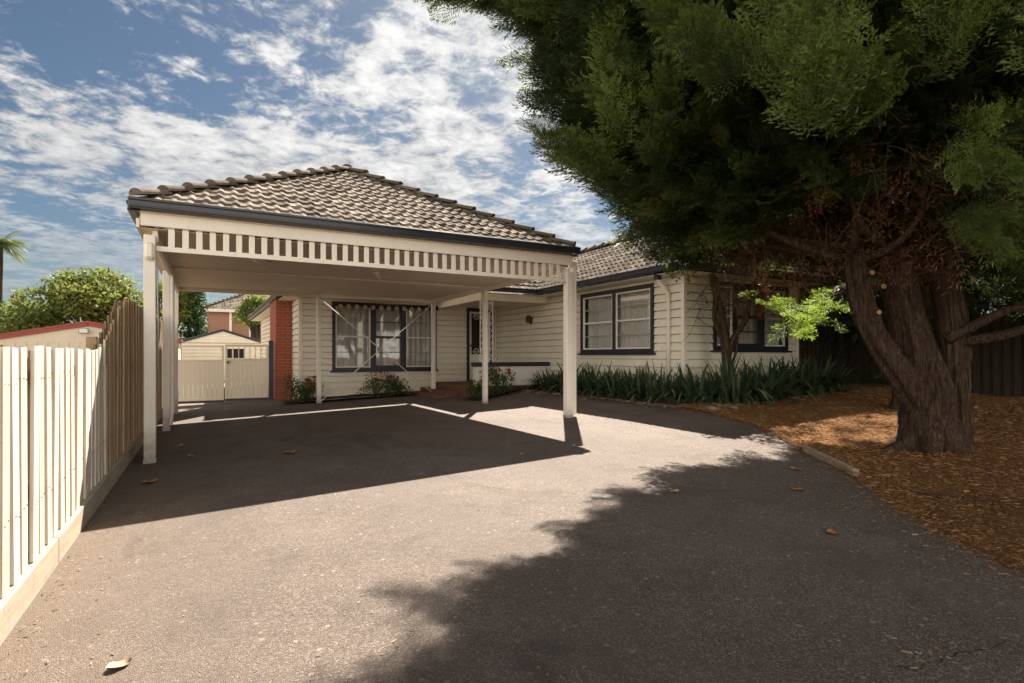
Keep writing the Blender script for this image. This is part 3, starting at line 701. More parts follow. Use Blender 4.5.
# ================================================================== LEFT FENCE
fence = thing('paling_fence', 'sun bleached timber paling fence stepping up along the left side of the driveway', 'fence', (-.85, 4.0, 0))
def ftop(y): return 1.30 + .63 * sm(y, 5.75, 8.2) + (.02 if y > 8.2 else 0)
fr = random.Random(5)
nl = MB()
for name, bname, ya, yb, m in (('bleached_palings', 'lapped_palings', -3.0, 6.3, 'palepine'), ('tall_palings', 'lapped_palings', 6.3, 14.0, 'pine')):
    mb = MB(); mk = MB(); y = ya
    while y < yb:
        h = ftop(y + .05) + fr.uniform(-.010, .010); x = -.80 + fr.uniform(-.008, .005); hb = ftop(y + .14) + fr.uniform(-.02, .01)
        tl = fr.uniform(-.009, .009); wd = .108 + fr.uniform(-.008, .006); xt = fr.uniform(-.008, .008)
        mb.hexa([(x - .017, y, .16), (x, y, .16), (x, y + wd, .16), (x - .017, y + wd, .16), (x - .017 + xt, y + tl, h), (x + xt, y + tl, h), (x + xt, y + wd + tl, h + fr.uniform(-.006, .006)), (x - .017 + xt, y + wd + tl, h)], fr.random())
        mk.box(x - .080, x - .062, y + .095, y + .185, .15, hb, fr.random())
        if y < 8.5:
            for zz in (.47, 1.13):
                for dy_, zj in ((.03, fr.uniform(-.02, .02)), (.085, fr.uniform(-.02, .02))): nl.box(x - .002, x + .0035, y + dy_ - .0025, y + dy_ + .0025, zz + zj, zz + zj + .005)
        y += .166 + fr.uniform(-.004, .004)
    obj(name, mb, M[m], fence); obj(bname, mk, M['shadepine'], fence)
obj('nailing', nl, M['lampbrass'], fence)
mb = MB()
for k in range(7): 
    y = -3 + k * 2.43; mb.box(-.822, -.775, y, y + 2.425, -.05, .155)
obj('plinth_board', mb, M['plinth'], fence, bevel=.006)
mb = MB()
for z in (.45, 1.1): mb.box(-.93, -.883, -3, 14, z, z + .075)
for k in range(8): mb.box(-1.01, -.93, -3 + k * 2.43, -2.9 + k * 2.43, -.05, ftop(-3 + k * 2.43) - .08)
obj('rail', mb, M['pine'], fence)

# ================================================================== REAR RIGHT FENCE
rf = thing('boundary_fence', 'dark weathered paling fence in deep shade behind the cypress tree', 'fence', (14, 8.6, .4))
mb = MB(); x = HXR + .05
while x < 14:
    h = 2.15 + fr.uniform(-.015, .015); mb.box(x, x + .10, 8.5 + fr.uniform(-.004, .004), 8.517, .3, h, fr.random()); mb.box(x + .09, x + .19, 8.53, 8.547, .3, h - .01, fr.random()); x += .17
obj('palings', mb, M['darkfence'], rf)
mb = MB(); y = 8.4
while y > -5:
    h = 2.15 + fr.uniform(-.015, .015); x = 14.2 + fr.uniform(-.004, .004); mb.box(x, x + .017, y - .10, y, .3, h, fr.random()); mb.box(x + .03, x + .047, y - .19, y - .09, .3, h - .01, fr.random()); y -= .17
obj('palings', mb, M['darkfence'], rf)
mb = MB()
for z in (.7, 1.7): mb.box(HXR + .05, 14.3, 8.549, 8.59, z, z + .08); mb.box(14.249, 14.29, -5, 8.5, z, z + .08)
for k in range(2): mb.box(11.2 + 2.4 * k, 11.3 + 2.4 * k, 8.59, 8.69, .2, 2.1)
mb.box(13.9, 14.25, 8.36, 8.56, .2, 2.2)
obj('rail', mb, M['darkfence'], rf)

# ================================================================== NEIGHBOURS
shed = thing('garden_shed', 'low cream shed with red barge boards and a floodlight beyond the left fence', 'shed', (-3.54, 25, -.1))
mb = MB(); ax, hw, zz, sl = -3.54, 2.62, 2.36, .215
ze = zz - hw * sl
mb.add([(ax - hw, 24, -.3), (ax + hw, 24, -.3), (ax + hw, 24, ze), (ax, 24, zz), (ax - hw, 24, ze), (ax - hw, 28, -.3), (ax + hw, 28, -.3), (ax + hw, 28, ze), (ax, 28, zz), (ax - hw, 28, ze)],
       [(0, 1, 2, 3, 4), (9, 8, 7, 6, 5), (0, 4, 9, 5), (1, 6, 7, 2)])
for k in range(18): mb.box(ax - hw + .28 * k + .1, ax - hw + .28 * k + .13, 23.985, 24.0, -.2, ze - .05)
obj('wall', mb, M['gatepaint'], shed)
mb = MB(); 
for s_ in (-1, 1): mb.bar((ax, 23.95, zz + .02), (ax + s_ * (hw + .1), 23.95, ze), .06, .17)
obj('barge_board', mb, M['redtrim'], shed)
mb = MB()
for s_ in (-1, 1): mb.bar((ax, 26, zz + .055), (ax + s_ * (hw + .15), 26, ze + .03), 4.2, .04, up=(0, 0, 1))
obj('roof', mb, M['redtrim'], shed)
mb = MB(); mb.box(-3.78, -3.5, 23.78, 23.84, 2.02, 2.2); mb.bar((-3.64, 23.84, 2.1), (-3.64, 24, 2.16), .04)
fl = obj('floodlight', mb, M['greymetal'], shed, bevel=.01)
mb = MB(); mb.box(-3.75, -3.53, 23.772, 23.779, 2.05, 2.17); obj('lens', mb, M['iron'], fl)

gar = thing('garage', 'small cream weatherboard garage with navy barge boards beyond the gate', 'garage', (.7, 32, 0))
gx0, gx1, gY, gap, gev = -.95, 2.45, 30.0, 2.45, 1.88
mb = MB(); boards(mb, (0, gY), (1, 0), (0, -1), gx1, .0, gev, [(.88, 1.70, 1.15, 1.62)], u_start=gx0)
gc = (gx0 + gx1) / 2
k = 0; z = gev
while z < gap - .02:
    z2 = min(z + .15, gap - .01); wq = lambda q: (gap - q) / (gap - gev) * (gx1 - gx0) / 2
    mb.add([(gc - wq(z), gY - .024, z), (gc + wq(z), gY - .024, z), (gc + wq(z2), gY - .006, z2), (gc - wq(z2), gY - .006, z2)], [(0, 1, 2, 3)]); z = z2
mb.box(gx0, gx0 + .05, gY, 35, -.1, gev); mb.box(gx1 - .05, gx1, gY, 35, -.1, gev); mb.box(gx0, gx1, 34.95, 35, -.1, gev)
obj('wall', mb, M['cream'], gar)
mb = MB()
for s_ in (-1, 1): mb.bar((gc, gY - .06, gap + .03), (gc + s_ * 1.9, gY - .06, gev - .02), .05, .11)
obj('barge_board', mb, M['navy'], gar)
mb = MB()
for s_ in (-1, 1): mb.bar((gc, 32.5, gap + .07), (gc + s_ * 1.92, 32.5, gev + .02), 5.1, .04)
obj('roof', mb, M['greymetal'], gar)
mb = MB(); mb.box(.88, 1.70, gY + .02, gY + .04, 1.15, 1.62); gw = obj('window', mb, M['darkroom'], gar)
mb = MB()
for x in (.88, 1.14, 1.41, 1.67): mb.box(x, x + .03, gY - .03, gY + .01, 1.15, 1.62)
mb.box(.88, 1.70, gY - .031, gY + .01, 1.60, 1.64); obj('window_frame', mb, M['white'], gw)

bh = thing('brick_house', 'two storey pink brick house with a tiled hip roof seen far beyond the gate', 'house', (4, 44, 0))
mb = MB(); mb.box(.15, 9.5, 40, 50, -.2, 4.2); obj('wall', mb, M['farbrick'], bh)
mb = MB(); bp = .5; bcs = 1 / math.hypot(1, bp); bw = 10.3
S2 = lambda dx, dy: (dx, dy, bp)
tile_plane(mb, (-.25, 39.6, 4.15), (1, 0, 0), S2(0, 1), bw / 2 / bcs, lambda t: t * bcs, lambda t: bw - t * bcs, seed=31)
tile_plane(mb, (-.25, 39.6, 4.15), (0, 1, 0), S2(1, 0), bw / 2 / bcs, lambda t: t * bcs, lambda t: 11 - t * bcs, seed=32)
br = obj('roof', mb, M['tile'], bh)
mb = MB(); caps(mb, (-.25, 39.6, 4.22), (-.25 + bw / 2, 39.6 + bw / 2, 4.22 + bw / 2 * bp)); obj('hip_capping', mb, M['tile'], br)
mb = MB(); mb.box(-.25, 9.9, 39.52, 39.66, 4.02, 4.18); obj('gutter', mb, M['white'], bh)
mb = MB(); mb.box(1.35, 1.5, 39.85, 39.98, 0, 4.05); obj('downpipe', mb, M['white'], bh)
mb = MB(); mb.box(2.5, 4.0, 39.95, 40.02, 2.1, 3.6); bwn = obj('window', mb, M['white'], bh)
mb = MB(); mb.box(2.6, 3.2, 39.94, 39.949, 2.2, 3.5); mb.box(3.3, 3.9, 39.94, 39.949, 2.2, 3.5); obj('pane', mb, M['darkroom'], bwn)

ng = thing('neighbour_house', 'pale low gabled house roof with a white flue peeping over the shed', 'house', (-3.4, 36, 0))
mb = MB(); mb.add([(-5.2, 34, -.2), (-1.3, 34, -.2), (-1.3, 34, 2.55), (-3.6, 34, 3.25), (-5.2, 34, 2.7), (-5.2, 40, -.2), (-1.3, 40, -.2), (-1.3, 40, 2.55), (-3.6, 40, 3.25), (-5.2, 40, 2.7)],
                  [(0, 1, 2, 3, 4), (9, 8, 7, 6, 5), (0, 4, 9, 5), (1, 6, 7, 2)]); obj('wall', mb, M['white'], ng)
mb = MB()
for a, b in (((-3.6, 37, 3.29), (-1.1, 37, 2.54)), ((-3.6, 37, 3.29), (-5.4, 37, 2.68))): mb.bar(a, b, 6.4, .05)
obj('roof', mb, M['tile'], ng)
mb = MB(); mb.box(-2.75, -2.4, 34.6, 34.95, 2.5, 4.0); mb.box(-2.8, -2.35, 34.55, 35, 4.0, 4.06); obj('flue', mb, M['white'], ng)

# ================================================================== FOLIAGE TEMPLATES
def leaf_template():
    v = np.array([(0, 0, 0), (.4, .28, .05), (1, 0, 0), (.4, -.28, .05)], float); f = np.array([(0, 1, 2), (0, 2, 3)]); return v, f, np.array([.4, .5, .7, .5])
def spray_template(seed, n1=10, n2=6, flat=.25, wk=.68, lk=1.0):
    """cypress spray: a stem along +X with alternating side branchlets carrying scale-leaf tips, as slim triangles"""
    g = np.random.default_rng(seed); vv, ff, tt = [], [], []
    def blade(p, d, ln, w, t):
        d = d / np.linalg.norm(d); sd = np.cross(d, V(0, 0, 1) + g.normal(0, .35, 3)); sd /= np.linalg.norm(sd); w = w * wk
        o = len(vv); vv.extend([p, p + d * ln * .5 + sd * w * .75, p + d * ln, p + d * ln * .5 - sd * w * .75]); ff.extend([(o, o + 1, o + 2), (o, o + 2, o + 3)]); tt.extend([t * .7, t, t * 1.15, t])
    for i in range(n1):
        s_ = .08 + .9 * i / n1; p = V(s_, 0, -.10 * s_ * s_); L1 = .42 * (1 - .72 * s_) + .06
        for sd in (-1, 1):
            ang = R(52 - 20 * s_ + g.normal(0, 7)) * sd; d = V(math.cos(ang), math.sin(ang), g.normal(0, flat))
            for j in range(n2):
                q = p + d * L1 * (j / n2); a2 = ang + R(32) * (1 if j % 2 else -1) + g.normal(0, .15)
                blade(q, V(math.cos(a2), math.sin(a2), g.normal(.05, flat)), (L1 * .34 + .03) * lk, .024, .35 + .5 * (j / n2) * .6 + .3 * s_)
            blade(p + d * L1 * .8, d, (L1 * .35 + .03) * lk, .026, .9)
    blade(V(.9, 0, -.08), V(1, 0, -.1), .16 * lk, .03, 1.0)
    return np.array(vv), np.array(ff), np.clip(np.array(tt), 0, 1)
SPR = [spray_template(k) for k in range(4)]
SPF = [spray_template(30 + k, 17, 11, .22, .50, .46) for k in range(4)]
SPL = [spray_template(10 + k, 9, 3, .5, .30, .7) for k in range(3)]

def plume(g, tip_dir, base, length, n, out):   # one branch end: sprays fanned along an axis
    d = tip_dir / np.linalg.norm(tip_dir); up = V(0, 0, 1) if abs(d[2]) < .9 else V(1, 0, 0)
    a = np.cross(up, d); a /= np.linalg.norm(a); b = np.cross(d, a)
    for i in range(n):
        s_ = i / n; th = g.uniform(0, 2 * math.pi); sp = (1 - .75 * s_) * .85
        ax = d * (1.0 + .3 * s_) + (a * math.cos(th) + b * math.sin(th) * .8) * sp + V(0, 0, .10)
        out.append((base + d * length * s_ + V(0, 0, -.08 * s_ * length), ax, length * g.uniform(.42, .68) * (1.05 - .45 * s_), 0))
def stamp(lst, temps, g, tints, roll=.6):
    pos = np.array([x[0] for x in lst]); ax = np.array([x[1] for x in lst]); sc = np.array([x[2] for x in lst])
    which = g.integers(0, len(temps), len(lst)); parts = []
    for k, (tv, tf, tt) in enumerate(temps):
        m = which == k
        if m.any(): parts.append(scatter(tv, tf, pos[m], frames(ax[m], g, roll), sc[m], tt, tints[m]))
    return merge(parts)

# ================================================================== CYPRESS
cyp = thing('cypress_tree', 'huge dark green cypress with a fluted forked trunk overhanging the driveway', 'tree', (6.62, 2.94, .26))
rv, fv = V(.877, -.481, 0), V(.481, .877, 0)
def TP(l, dp, z): return V(6.66, 2.96, 0) + rv * l + fv * dp + V(0, 0, z)
tr = random.Random(21)
from mathutils import noise as mnoise, Vector
def rough_bark(seed, amp, k):
    w0 = wob(seed, amp, k)
    def f(a, t):
        p = Vector((math.cos(a) * 2.6 + seed * 3.1, math.sin(a) * 2.6, t * 5)); q = Vector((math.cos(a) * 8 + seed, math.sin(a) * 8, t * 10))
        return w0(a, t) + .16 * mnoise.fractal(p, 1, 2, 3) + .10 * mnoise.fractal(q, 1, 2, 2)
    return f
def wob(seed, amp=.09, k=5):
    r_ = random.Random(seed); ph = [r_.uniform(0, 6.28) for _ in range(4)]
    return lambda a, t: 1 + amp * math.sin(k * a + ph[0] + 1.5 * t) + amp * .6 * math.sin((k + 4) * a + ph[1] - 3 * t) + amp * .35 * math.sin((2 * k + 5) * a + ph[2] + 9 * t)
def curve(pts, n):   # Catmull-Rom
    P = [np.array(p, float) for p in pts]; P = [2 * P[0] - P[1]] + P + [2 * P[-1] - P[-2]]; out = []
    for i in range(1, len(P) - 2):
        for k in range(n):
            t = k / n; a, b, c, d = P[i - 1], P[i], P[i + 1], P[i + 2]
            out.append(.5 * (2 * b + (c - a) * t + (2 * a - 5 * b + 4 * c - d) * t * t + (3 * b - a - 3 * c + d) * t ** 3))
    out.append(P[-2]); return out
STRIPS = []
def limb(mb, pts, radii, seed, seg=20, n=6, amp=.09, k=5, rough=False):
    c = curve(pts, n); r_ = np.interp(np.linspace(0, 1, len(c)), np.linspace(0, 1, len(radii)), radii)
    rr = random.Random(seed); jt = .008 if rough else .05; r_ = [q * (1 + rr.uniform(-jt, jt)) for q in r_]
    ring = mb.tube(c, r_, seg, True, (rough_bark if rough else wob)(seed, amp, k))
    if rough: STRIPS.append((ring, c, seg))
mb = MB()
limb(mb, [TP(-.10, 0, .05), TP(-.10, 0, .25), TP(-.10, 0, .6), TP(-.12, 0, 1.0), TP(-.16, 0, 1.4)], [.32, .255, .235, .20, .08], 1, 72, 22, .07, 6, True)
limb(mb, [TP(.19, -.02, .10), TP(.17, -.02, .35), TP(.15, -.03, .9), TP(.13, 0, 1.6), TP(.08, .1, 2.4), TP(.25, .3, 3.6), TP(.3, .5, 6.5)], [.19, .13, .115, .12, .115, .10, .05], 2, 44, 16, .07, 5, True)
limb(mb, [TP(-.22, -.03, .75), TP(-.40, -.05, 1.02), TP(-.68, -.06, 1.42), TP(-.84, -.05, 1.85), TP(-.87, 0, 2.35), TP(-.72, .1, 2.9), TP(-.75, .3, 4.4), TP(-.9, .6, 6.2)], [.15, .125, .105, .098, .092, .085, .07, .03], 3, 44, 16, .07, 5, True)
limb(mb, [TP(-.12, .04, .8), TP(-.24, .05, 1.4), TP(-.36, .05, 1.9), TP(-.45, .08, 2.45), TP(-.46, .15, 3.2), TP(-.3, .4, 5.5), TP(-.2, .9, 8.6), TP(-.2, 1.0, 10.2)], [.20, .165, .15, .14, .13, .11, .07, .02], 4, 52, 16, .07, 5, True)
for k, (a, l) in enumerate(((2.7, .75), (3.6, .6), (4.4, .55), (5.4, .6), (.3, .5), (1.5, .6))):   # root flares
    d = V(math.cos(a), math.sin(a), 0); b0 = TP(-.08, 0, 0)
    limb(mb, [b0 + d * .12 + V(0, 0, .6), b0 + d * .25 + V(0, 0, .34), b0 + d * l * .75 + V(0, 0, .23)], [.11, .10, .04], 30 + k, 12, 5)
trunk = obj('trunk', mb, M['bark'], cyp, smooth=True)
sb = MB(); br_ = random.Random(9)   # peeling fibrous strips following the grain
for ring, c, seg in STRIPS:
    nr = len(ring) // seg
    for _ in range(int(nr * 9)):
        i0 = br_.randrange(0, nr - 4); k0 = br_.randrange(seg); L_ = br_.randrange(2, 6); P = []; wd = br_.uniform(.003, .010); kk = k0 + br_.random()
        for q in range(L_ + 1):
            i1 = min(i0 + q, nr - 1); f = kk % 1; a_, b_ = ring[i1 * seg + int(kk) % seg], ring[i1 * seg + (int(kk) + 1) % seg]; p = a_ * (1 - f) + b_ * f
            n_ = p - c[i1]; n_ = n_ / (np.linalg.norm(n_) + 1e-9); tg = b_ - a_; tg = tg / (np.linalg.norm(tg) + 1e-9); off = .004 + .014 * abs(q / L_ - .5) * br_.uniform(.3, 1.6); w_ = wd * (1 - .7 * abs(q / L_ - .5) * 2 * .8)
            P += [p + n_ * off - tg * w_, p + n_ * (off + .003) + tg * w_]; kk += br_.uniform(-.25, .25)
        sb.add(P, [(2 * q, 2 * q + 1, 2 * q + 3, 2 * q + 2) for q in range(L_)], br_.random())
obj('peeling_bark', sb, M['bark'], trunk)
mb = MB()   # bare lower limbs to the right
limb(mb, [TP(.0, -.1, 1.42), TP(.25, -.25, 1.60), TP(.48, -.35, 1.72), TP(.72, -.5, 1.74)], [.055, .045, .035, .02], 41, 10, 5)
limb(mb, [TP(.2, -.1, 1.40), TP(.42, -.3, 1.46), TP(.64, -.45, 1.58), TP(.95, -.6, 1.85)], [.05, .042, .035, .02], 42, 10, 5)
cg = np.random.default_rng(5); CC = V(6.3, 4.0)
ENV_Z = [2.2, 2.7, 3.2, 4.2, 5.2, 6.2, 7.5, 9, 10.4, 11.4]; ENV_R = [1.5, 2.0, 2.4, 2.95, 3.4, 4.3, 4.3, 3.3, 1.9, .4]
def envr(z): return float(np.interp(z, ENV_Z, ENV_R))
plumes = []; inner = []
def bumpy(a, z): return 1 + .04 * math.sin(3 * a + z * 1.7) + .04 * math.sin(7 * a - z * 2.3) + .04 * math.sin(11 * a + z * 4)
nb = 760
for i in range(nb):
    z = (2.7 + 3.9 * (i + .5) / 560 if i < 560 else 6.4 + 4.8 * (i - 560) / 200) + cg.normal(0, .15)
    a = i * 2.39996 + cg.normal(0, .25); r_ = envr(z) * bumpy(a, z) * cg.uniform(.78, 1.02)
    tip = V(CC[0] + math.cos(a) * r_, CC[1] + math.sin(a) * r_, z)
    ln = cg.uniform(.7, 1.2); d = V(math.cos(a), math.sin(a), cg.uniform(-.15, .6) if z > 3.4 else cg.uniform(-.4, .2))
    d = d + np.array([cg.normal(0, .25), cg.normal(0, .25), 0]); d /= np.linalg.norm(d)
    plumes.append((tip - d * ln, d, ln))
    if i % 5 == 0:   # the bough that carries it
        h0 = min(max(z - r_ * .35, 2.2), 9.5); c0 = V(6.3, 3.5, h0) + np.array([cg.normal(0, .25), cg.normal(0, .25), 0])
        mid = (c0 + tip) / 2 + V(0, 0, cg.uniform(-.25, .1)); limb(mb, [c0, mid, tip - d * ln * .5], [.055, .035, .01], 100 + i, 6, 4, .05)
obj('bough', mb, M['bark'], cyp, smooth=True)
for i in range(22):   # far upper limb reaching over the carport front
    f = i / 21; b = V(3.75 - .35 * f + cg.normal(0, .15), 6.1 + .9 * f + cg.normal(0, .2), 6.25 + cg.uniform(-.1, 1.0)); d = V(-.8, .5, cg.uniform(-.1, .6)); plumes.append((b, d / np.linalg.norm(d), cg.uniform(.7, 1.0)))
lst = []; tl = []
for (b, d, ln) in plumes:
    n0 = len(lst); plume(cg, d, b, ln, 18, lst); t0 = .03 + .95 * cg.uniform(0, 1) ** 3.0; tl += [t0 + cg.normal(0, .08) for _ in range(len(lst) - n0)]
# inner, sparser fill so the crown is deep but not hollow
for i in range(2600):
    z = cg.uniform(3.0, 8.5); a = cg.uniform(0, 2 * math.pi); r_ = envr(z) * math.sqrt(cg.uniform(.12, .72))
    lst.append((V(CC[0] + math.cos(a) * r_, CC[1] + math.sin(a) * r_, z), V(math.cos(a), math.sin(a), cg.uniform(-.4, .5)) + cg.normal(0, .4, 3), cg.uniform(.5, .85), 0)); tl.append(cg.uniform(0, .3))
# long pendulous sprays that hang out on the driveway side
for (x, y, z, dx, dy, dz, ln) in ((3.75, 2.75, 3.0, -.1, -.1, 1, 1.4), (3.6, 2.9, 3.3, -.6, 0, .3, .9), (3.9, 2.6, 2.8, -.3, -.3, .8, 1.1), (3.8, 4.5, 3.3, -.2, -.1, .9, 1.2), (4.0, 4.8, 3.2, -.7, .1, .3, 1.0), (4.2, 4.2, 3.1, -.5, -.4, .5, 1.0), (4.5, 2.0, 3.2, -.1, -.3, 1, 1.1), (5.0, 1.6, 3.1, .1, -.3, .9, 1.0),(4.75, 2.3, 3.25, -.5, -.35, .9, 1.0), (4.6, 2.5, 3.1, -.9, -.2, .2, .9), (4.9, 2.1, 2.95, -.3, -.5, -.5, .8), (5.3, 1.5, 3.2, -.5, -.5, .3, .9), (5.7, 1.1, 3.0, -.4, -.4, -.5, 1.0), (5.5, 1.2, 2.6, -.6, -.2, .1, .7), (5.9, .9, 3.1, -.5, -.6, .4, .9),
                                  (6.3, 1.3, 2.1, -.4, -.5, -.2, .7), (6.5, 1.2, 2.3, .1, -.7, -.1, .7), (6.6, 1.1, 1.95, -.2, -.6, -.25, .6), (6.9, 1.3, 2.0, .3, -.4, -.3, .7), (6.0, 2.3, 2.6, .1, -.3, -.4, .8), (6.25, 2.45, 2.35, .2, -.3, -.2, .7), (5.65, 2.35, 2.55, -.2, -.3, -.3, .6), (6.5, 2.3, 2.9, .3, -.3, -.5, .9), (4.9, 4.9, 3.1, -.8, .2, .1, .9), (4.7, 5.3, 3.5, -.8, .3, .2, 1.0)):
    n0 = len(lst); d = V(dx, dy, dz); plume(cg, d, V(x, y, z), ln, 26, lst); t0 = cg.uniform(.6, .95); tl += [t0 + cg.normal(0, .06) for _ in range(len(lst) - n0)]
near = [i for i, q in enumerate(lst) if np.linalg.norm(q[0] - V(0, 0, 1.25)) < 6.3 and q[0][2] < 5.6]
ns = set(near); far = [i for i in range(len(lst)) if i not in ns]; tl = np.array(tl)
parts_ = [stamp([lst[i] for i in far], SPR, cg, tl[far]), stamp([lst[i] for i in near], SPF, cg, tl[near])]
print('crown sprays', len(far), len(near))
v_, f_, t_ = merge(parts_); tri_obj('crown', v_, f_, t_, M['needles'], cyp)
# dead brown skirt and hanging twigs under the crown
lst = []; tl = []
for i in range(420):
    a = cg.uniform(0, 2 * math.pi); z = cg.uniform(2.2, 3.15); r_ = envr(z + .2) * math.sqrt(cg.uniform(.03, .78))
    if math.cos(a + .5) > .15 and cg.uniform() < .75: continue
    if math.cos(a - 2.4) > .2 and r_ > 1.2: continue
    p = V(CC[0] + math.cos(a) * r_, CC[1] + math.sin(a) * r_ - .2, z)
    lst.append((p, V(math.cos(a) * .4, math.sin(a) * .4, cg.uniform(-1.4, -.1)) + cg.normal(0, .3, 3), cg.uniform(.3, .65), 0)); tl.append(cg.uniform(.0, .8) ** 2)
for i in range(70):   # rusty dead sprigs caught on the outside of the skirt
    a = cg.uniform(2.6, 5.4); z = cg.uniform(2.5, 3.5); r_ = envr(z) * cg.uniform(.65, .98)
    lst.append((V(CC[0] + math.cos(a) * r_, CC[1] + math.sin(a) * r_, z), V(math.cos(a) * .4, math.sin(a) * .4, -.9) + cg.normal(0, .3, 3), cg.uniform(.18, .36), 0)); tl.append(cg.uniform(.8, 1.2))
v_, f_, t_ = stamp(lst, SPL, cg, np.array(tl)); tri_obj('dead_foliage', v_, f_, t_, M['dead'], cyp)
mb = MB()
for i in range(600):
    a = cg.uniform(0, 2 * math.pi); z = cg.uniform(2.5, 3.7); r_ = envr(z) * math.sqrt(cg.uniform(.03, .9))
    p = V(CC[0] + math.cos(a) * r_, CC[1] + math.sin(a) * r_ - .3, z); pts = [p]
    if math.cos(a - 2.4) > .2 and r_ > 1.3: continue
    d = cg.normal(0, .35, 3) + V(0, 0, -.6)
    for k in range(4): d = d + cg.normal(0, .22, 3); pts.append(pts[-1] + d * .14)
    mb.tube(pts, [.005, .0045, .004, .003, .002], 4, False)
    q = pts[2]; mb.tube([q, q + cg.normal(0, .12, 3) + V(0, 0, -.12), q + cg.normal(0, .2, 3) + V(0, 0, -.28)], [.004, .003, .001], 3, False)
obj('dead_twigs', mb, M['bark'], cyp)
for k, (l, dp, z) in enumerate(((-.80, -.13, 2.08), (-.70, -.15, 1.94), (-.74, -.14, 1.68))):
    b = TP(l, dp + .08, z); e = TP(l + .01, dp - .03, z + .01); mb = MB(); mb.tube([b, e], [.042, .029], 12); st = obj('branch_stub', mb, M['bark'], cyp, smooth=False)
    mb = MB(); mb.tube([e - fv * -.0 , e - fv * .004], .024, 14); obj('cut_end', mb, M['cutwood'], st)
# second cypress further back
cy2 = thing('cypress_tree', 'second dark cypress standing behind and right of the big fluted trunk', 'tree', (9.75, 4.75, .36))
mb = MB(); c2 = V(9.75, 4.75, 0)
limb(mb, [c2 + V(0, 0, .2), c2 + V(0, 0, .6), c2 + V(.15, .05, 1.6), c2 + V(.5, -.2, 3.5), c2 + V(.9, -.5, 7.5)], [.32, .22, .19, .15, .04], 91, 32, 8, .08, 5, True)
obj('trunk', mb, M['bark'], cy2, smooth=True)
lst2 = []; tl2 = []
for i in range(330):
    z = 2.1 + 7 * (i + .5) / 330 + cg.normal(0, .15); a = i * 2.39996 + cg.normal(0, .3); r_ = float(np.interp(z, [2, 3, 4.5, 6, 8, 9.3], [1.7, 2.5, 3.0, 2.8, 1.6, .3])) * cg.uniform(.75, 1.05)
    tip = V(11.2 + math.cos(a) * r_, 3.7 + math.sin(a) * r_, z); d = V(math.cos(a), math.sin(a), cg.uniform(-.4, .4)); d /= np.linalg.norm(d); n0 = len(lst2)
    plume(cg, d, tip - d, 1.15, 16, lst2); t0 = cg.uniform(.1, .55); tl2 += [t0] * (len(lst2) - n0)
for i in range(700):
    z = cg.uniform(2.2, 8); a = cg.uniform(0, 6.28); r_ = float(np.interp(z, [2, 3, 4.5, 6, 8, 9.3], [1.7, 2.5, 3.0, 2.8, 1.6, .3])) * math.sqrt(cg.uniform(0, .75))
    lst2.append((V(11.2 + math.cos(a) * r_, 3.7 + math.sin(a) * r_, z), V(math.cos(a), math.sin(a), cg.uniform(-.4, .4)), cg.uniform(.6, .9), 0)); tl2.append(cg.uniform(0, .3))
v_, f_, t_ = stamp(lst2, SPR, cg, np.array(tl2)); tri_obj('crown', v_, f_, t_, M['needles'], cy2)
# a low leafy spray catching the sun behind the trunk
lst = []; tl = []
for i in range(34):
    p = V(8.5, 5.6, 2.0) + np.array([cg.normal(0, .55), cg.normal(0, .35), cg.normal(0, .16)])
    lst.append((p, V(cg.normal(0, .8), cg.normal(0, .8), cg.uniform(-.5, .2)), cg.uniform(.3, .5), 0)); tl.append(cg.uniform(.4, 1))
v_, f_, t_ = stamp(lst, SPR, cg, np.array(tl)); tri_obj('sunlit_spray', v_, f_, t_, M['lime'], cy2)
mb = MB(); limb(mb, [c2 + V(.05, .05, 2.3), V(9.2, 5.15, 2.35), V(8.7, 5.5, 2.15), V(8.1, 5.7, 2.0)], [.05, .035, .02, .006], 95, 8, 5)
for k in range(9): q = V(8.2 + .16 * k, 5.7 - .07 * k, 2.02 + .035 * k); mb.tube([q, q + cg.normal(0, .18, 3), q + cg.normal(0, .3, 3) + V(0, 0, -.1)], [.008, .006, .002], 4, False)
obj('branch', mb, M['bark'], cy2, smooth=True)

# ================================================================== SMALL TREE BY THE HOUSE CORNER
def leafy(name, g, blobs, n, size, mat, parent, tint=(0, 1), flat=.6):
    tv, tf, tt = leaf_template(); pos = []; 
    wts = np.array([b[3] * b[4] * b[5] for b in blobs]); wts = wts / wts.sum()
    ids = g.choice(len(blobs), n, p=wts); btint = g.uniform(tint[0], tint[1], len(blobs))
    B = np.array(blobs); d = g.normal(0, 1, (n, 3)); d /= np.linalg.norm(d, axis=1, keepdims=True)
    rad = g.uniform(.25, 1, n) ** .45; pos = B[ids, :3] + d * rad[:, None] * B[ids, 3:6] * (1 + .12 * g.normal(0, 1, (n, 1)))
    ax = d * .6 + g.normal(0, .7, (n, 3)) + np.array([0, 0, -.1])
    return tri_obj(name, *scatter(tv, tf, pos, frames(ax, g), g.uniform(.6, 1.3, n) * size, tt, np.clip(btint[ids] + g.normal(0, .18, n), 0, 1)), mat, parent)
sg = np.random.default_rng(8)
st = thing('small_tree', 'small bare multi-stemmed tree among strappy plants at the house corner', 'tree', (8.25, 7.0, .45))
mb = MB(); b0 = V(8.25, 7.0, .4)
Q = lambda l, dp, z: V(8.25, 7.0, 0) + V(.835, -.55, 0) * l + V(.55, .835, 0) * dp + V(0, 0, z)
limb(mb, [Q(0, 0, .4), Q(.02, 0, 1.0), Q(-.02, 0, 1.5), Q(-.08, 0, 2.0), Q(-.22, .05, 2.6), Q(-.3, .1, 3.2)], [.12, .085, .075, .06, .045, .02], 61, 12, 6)
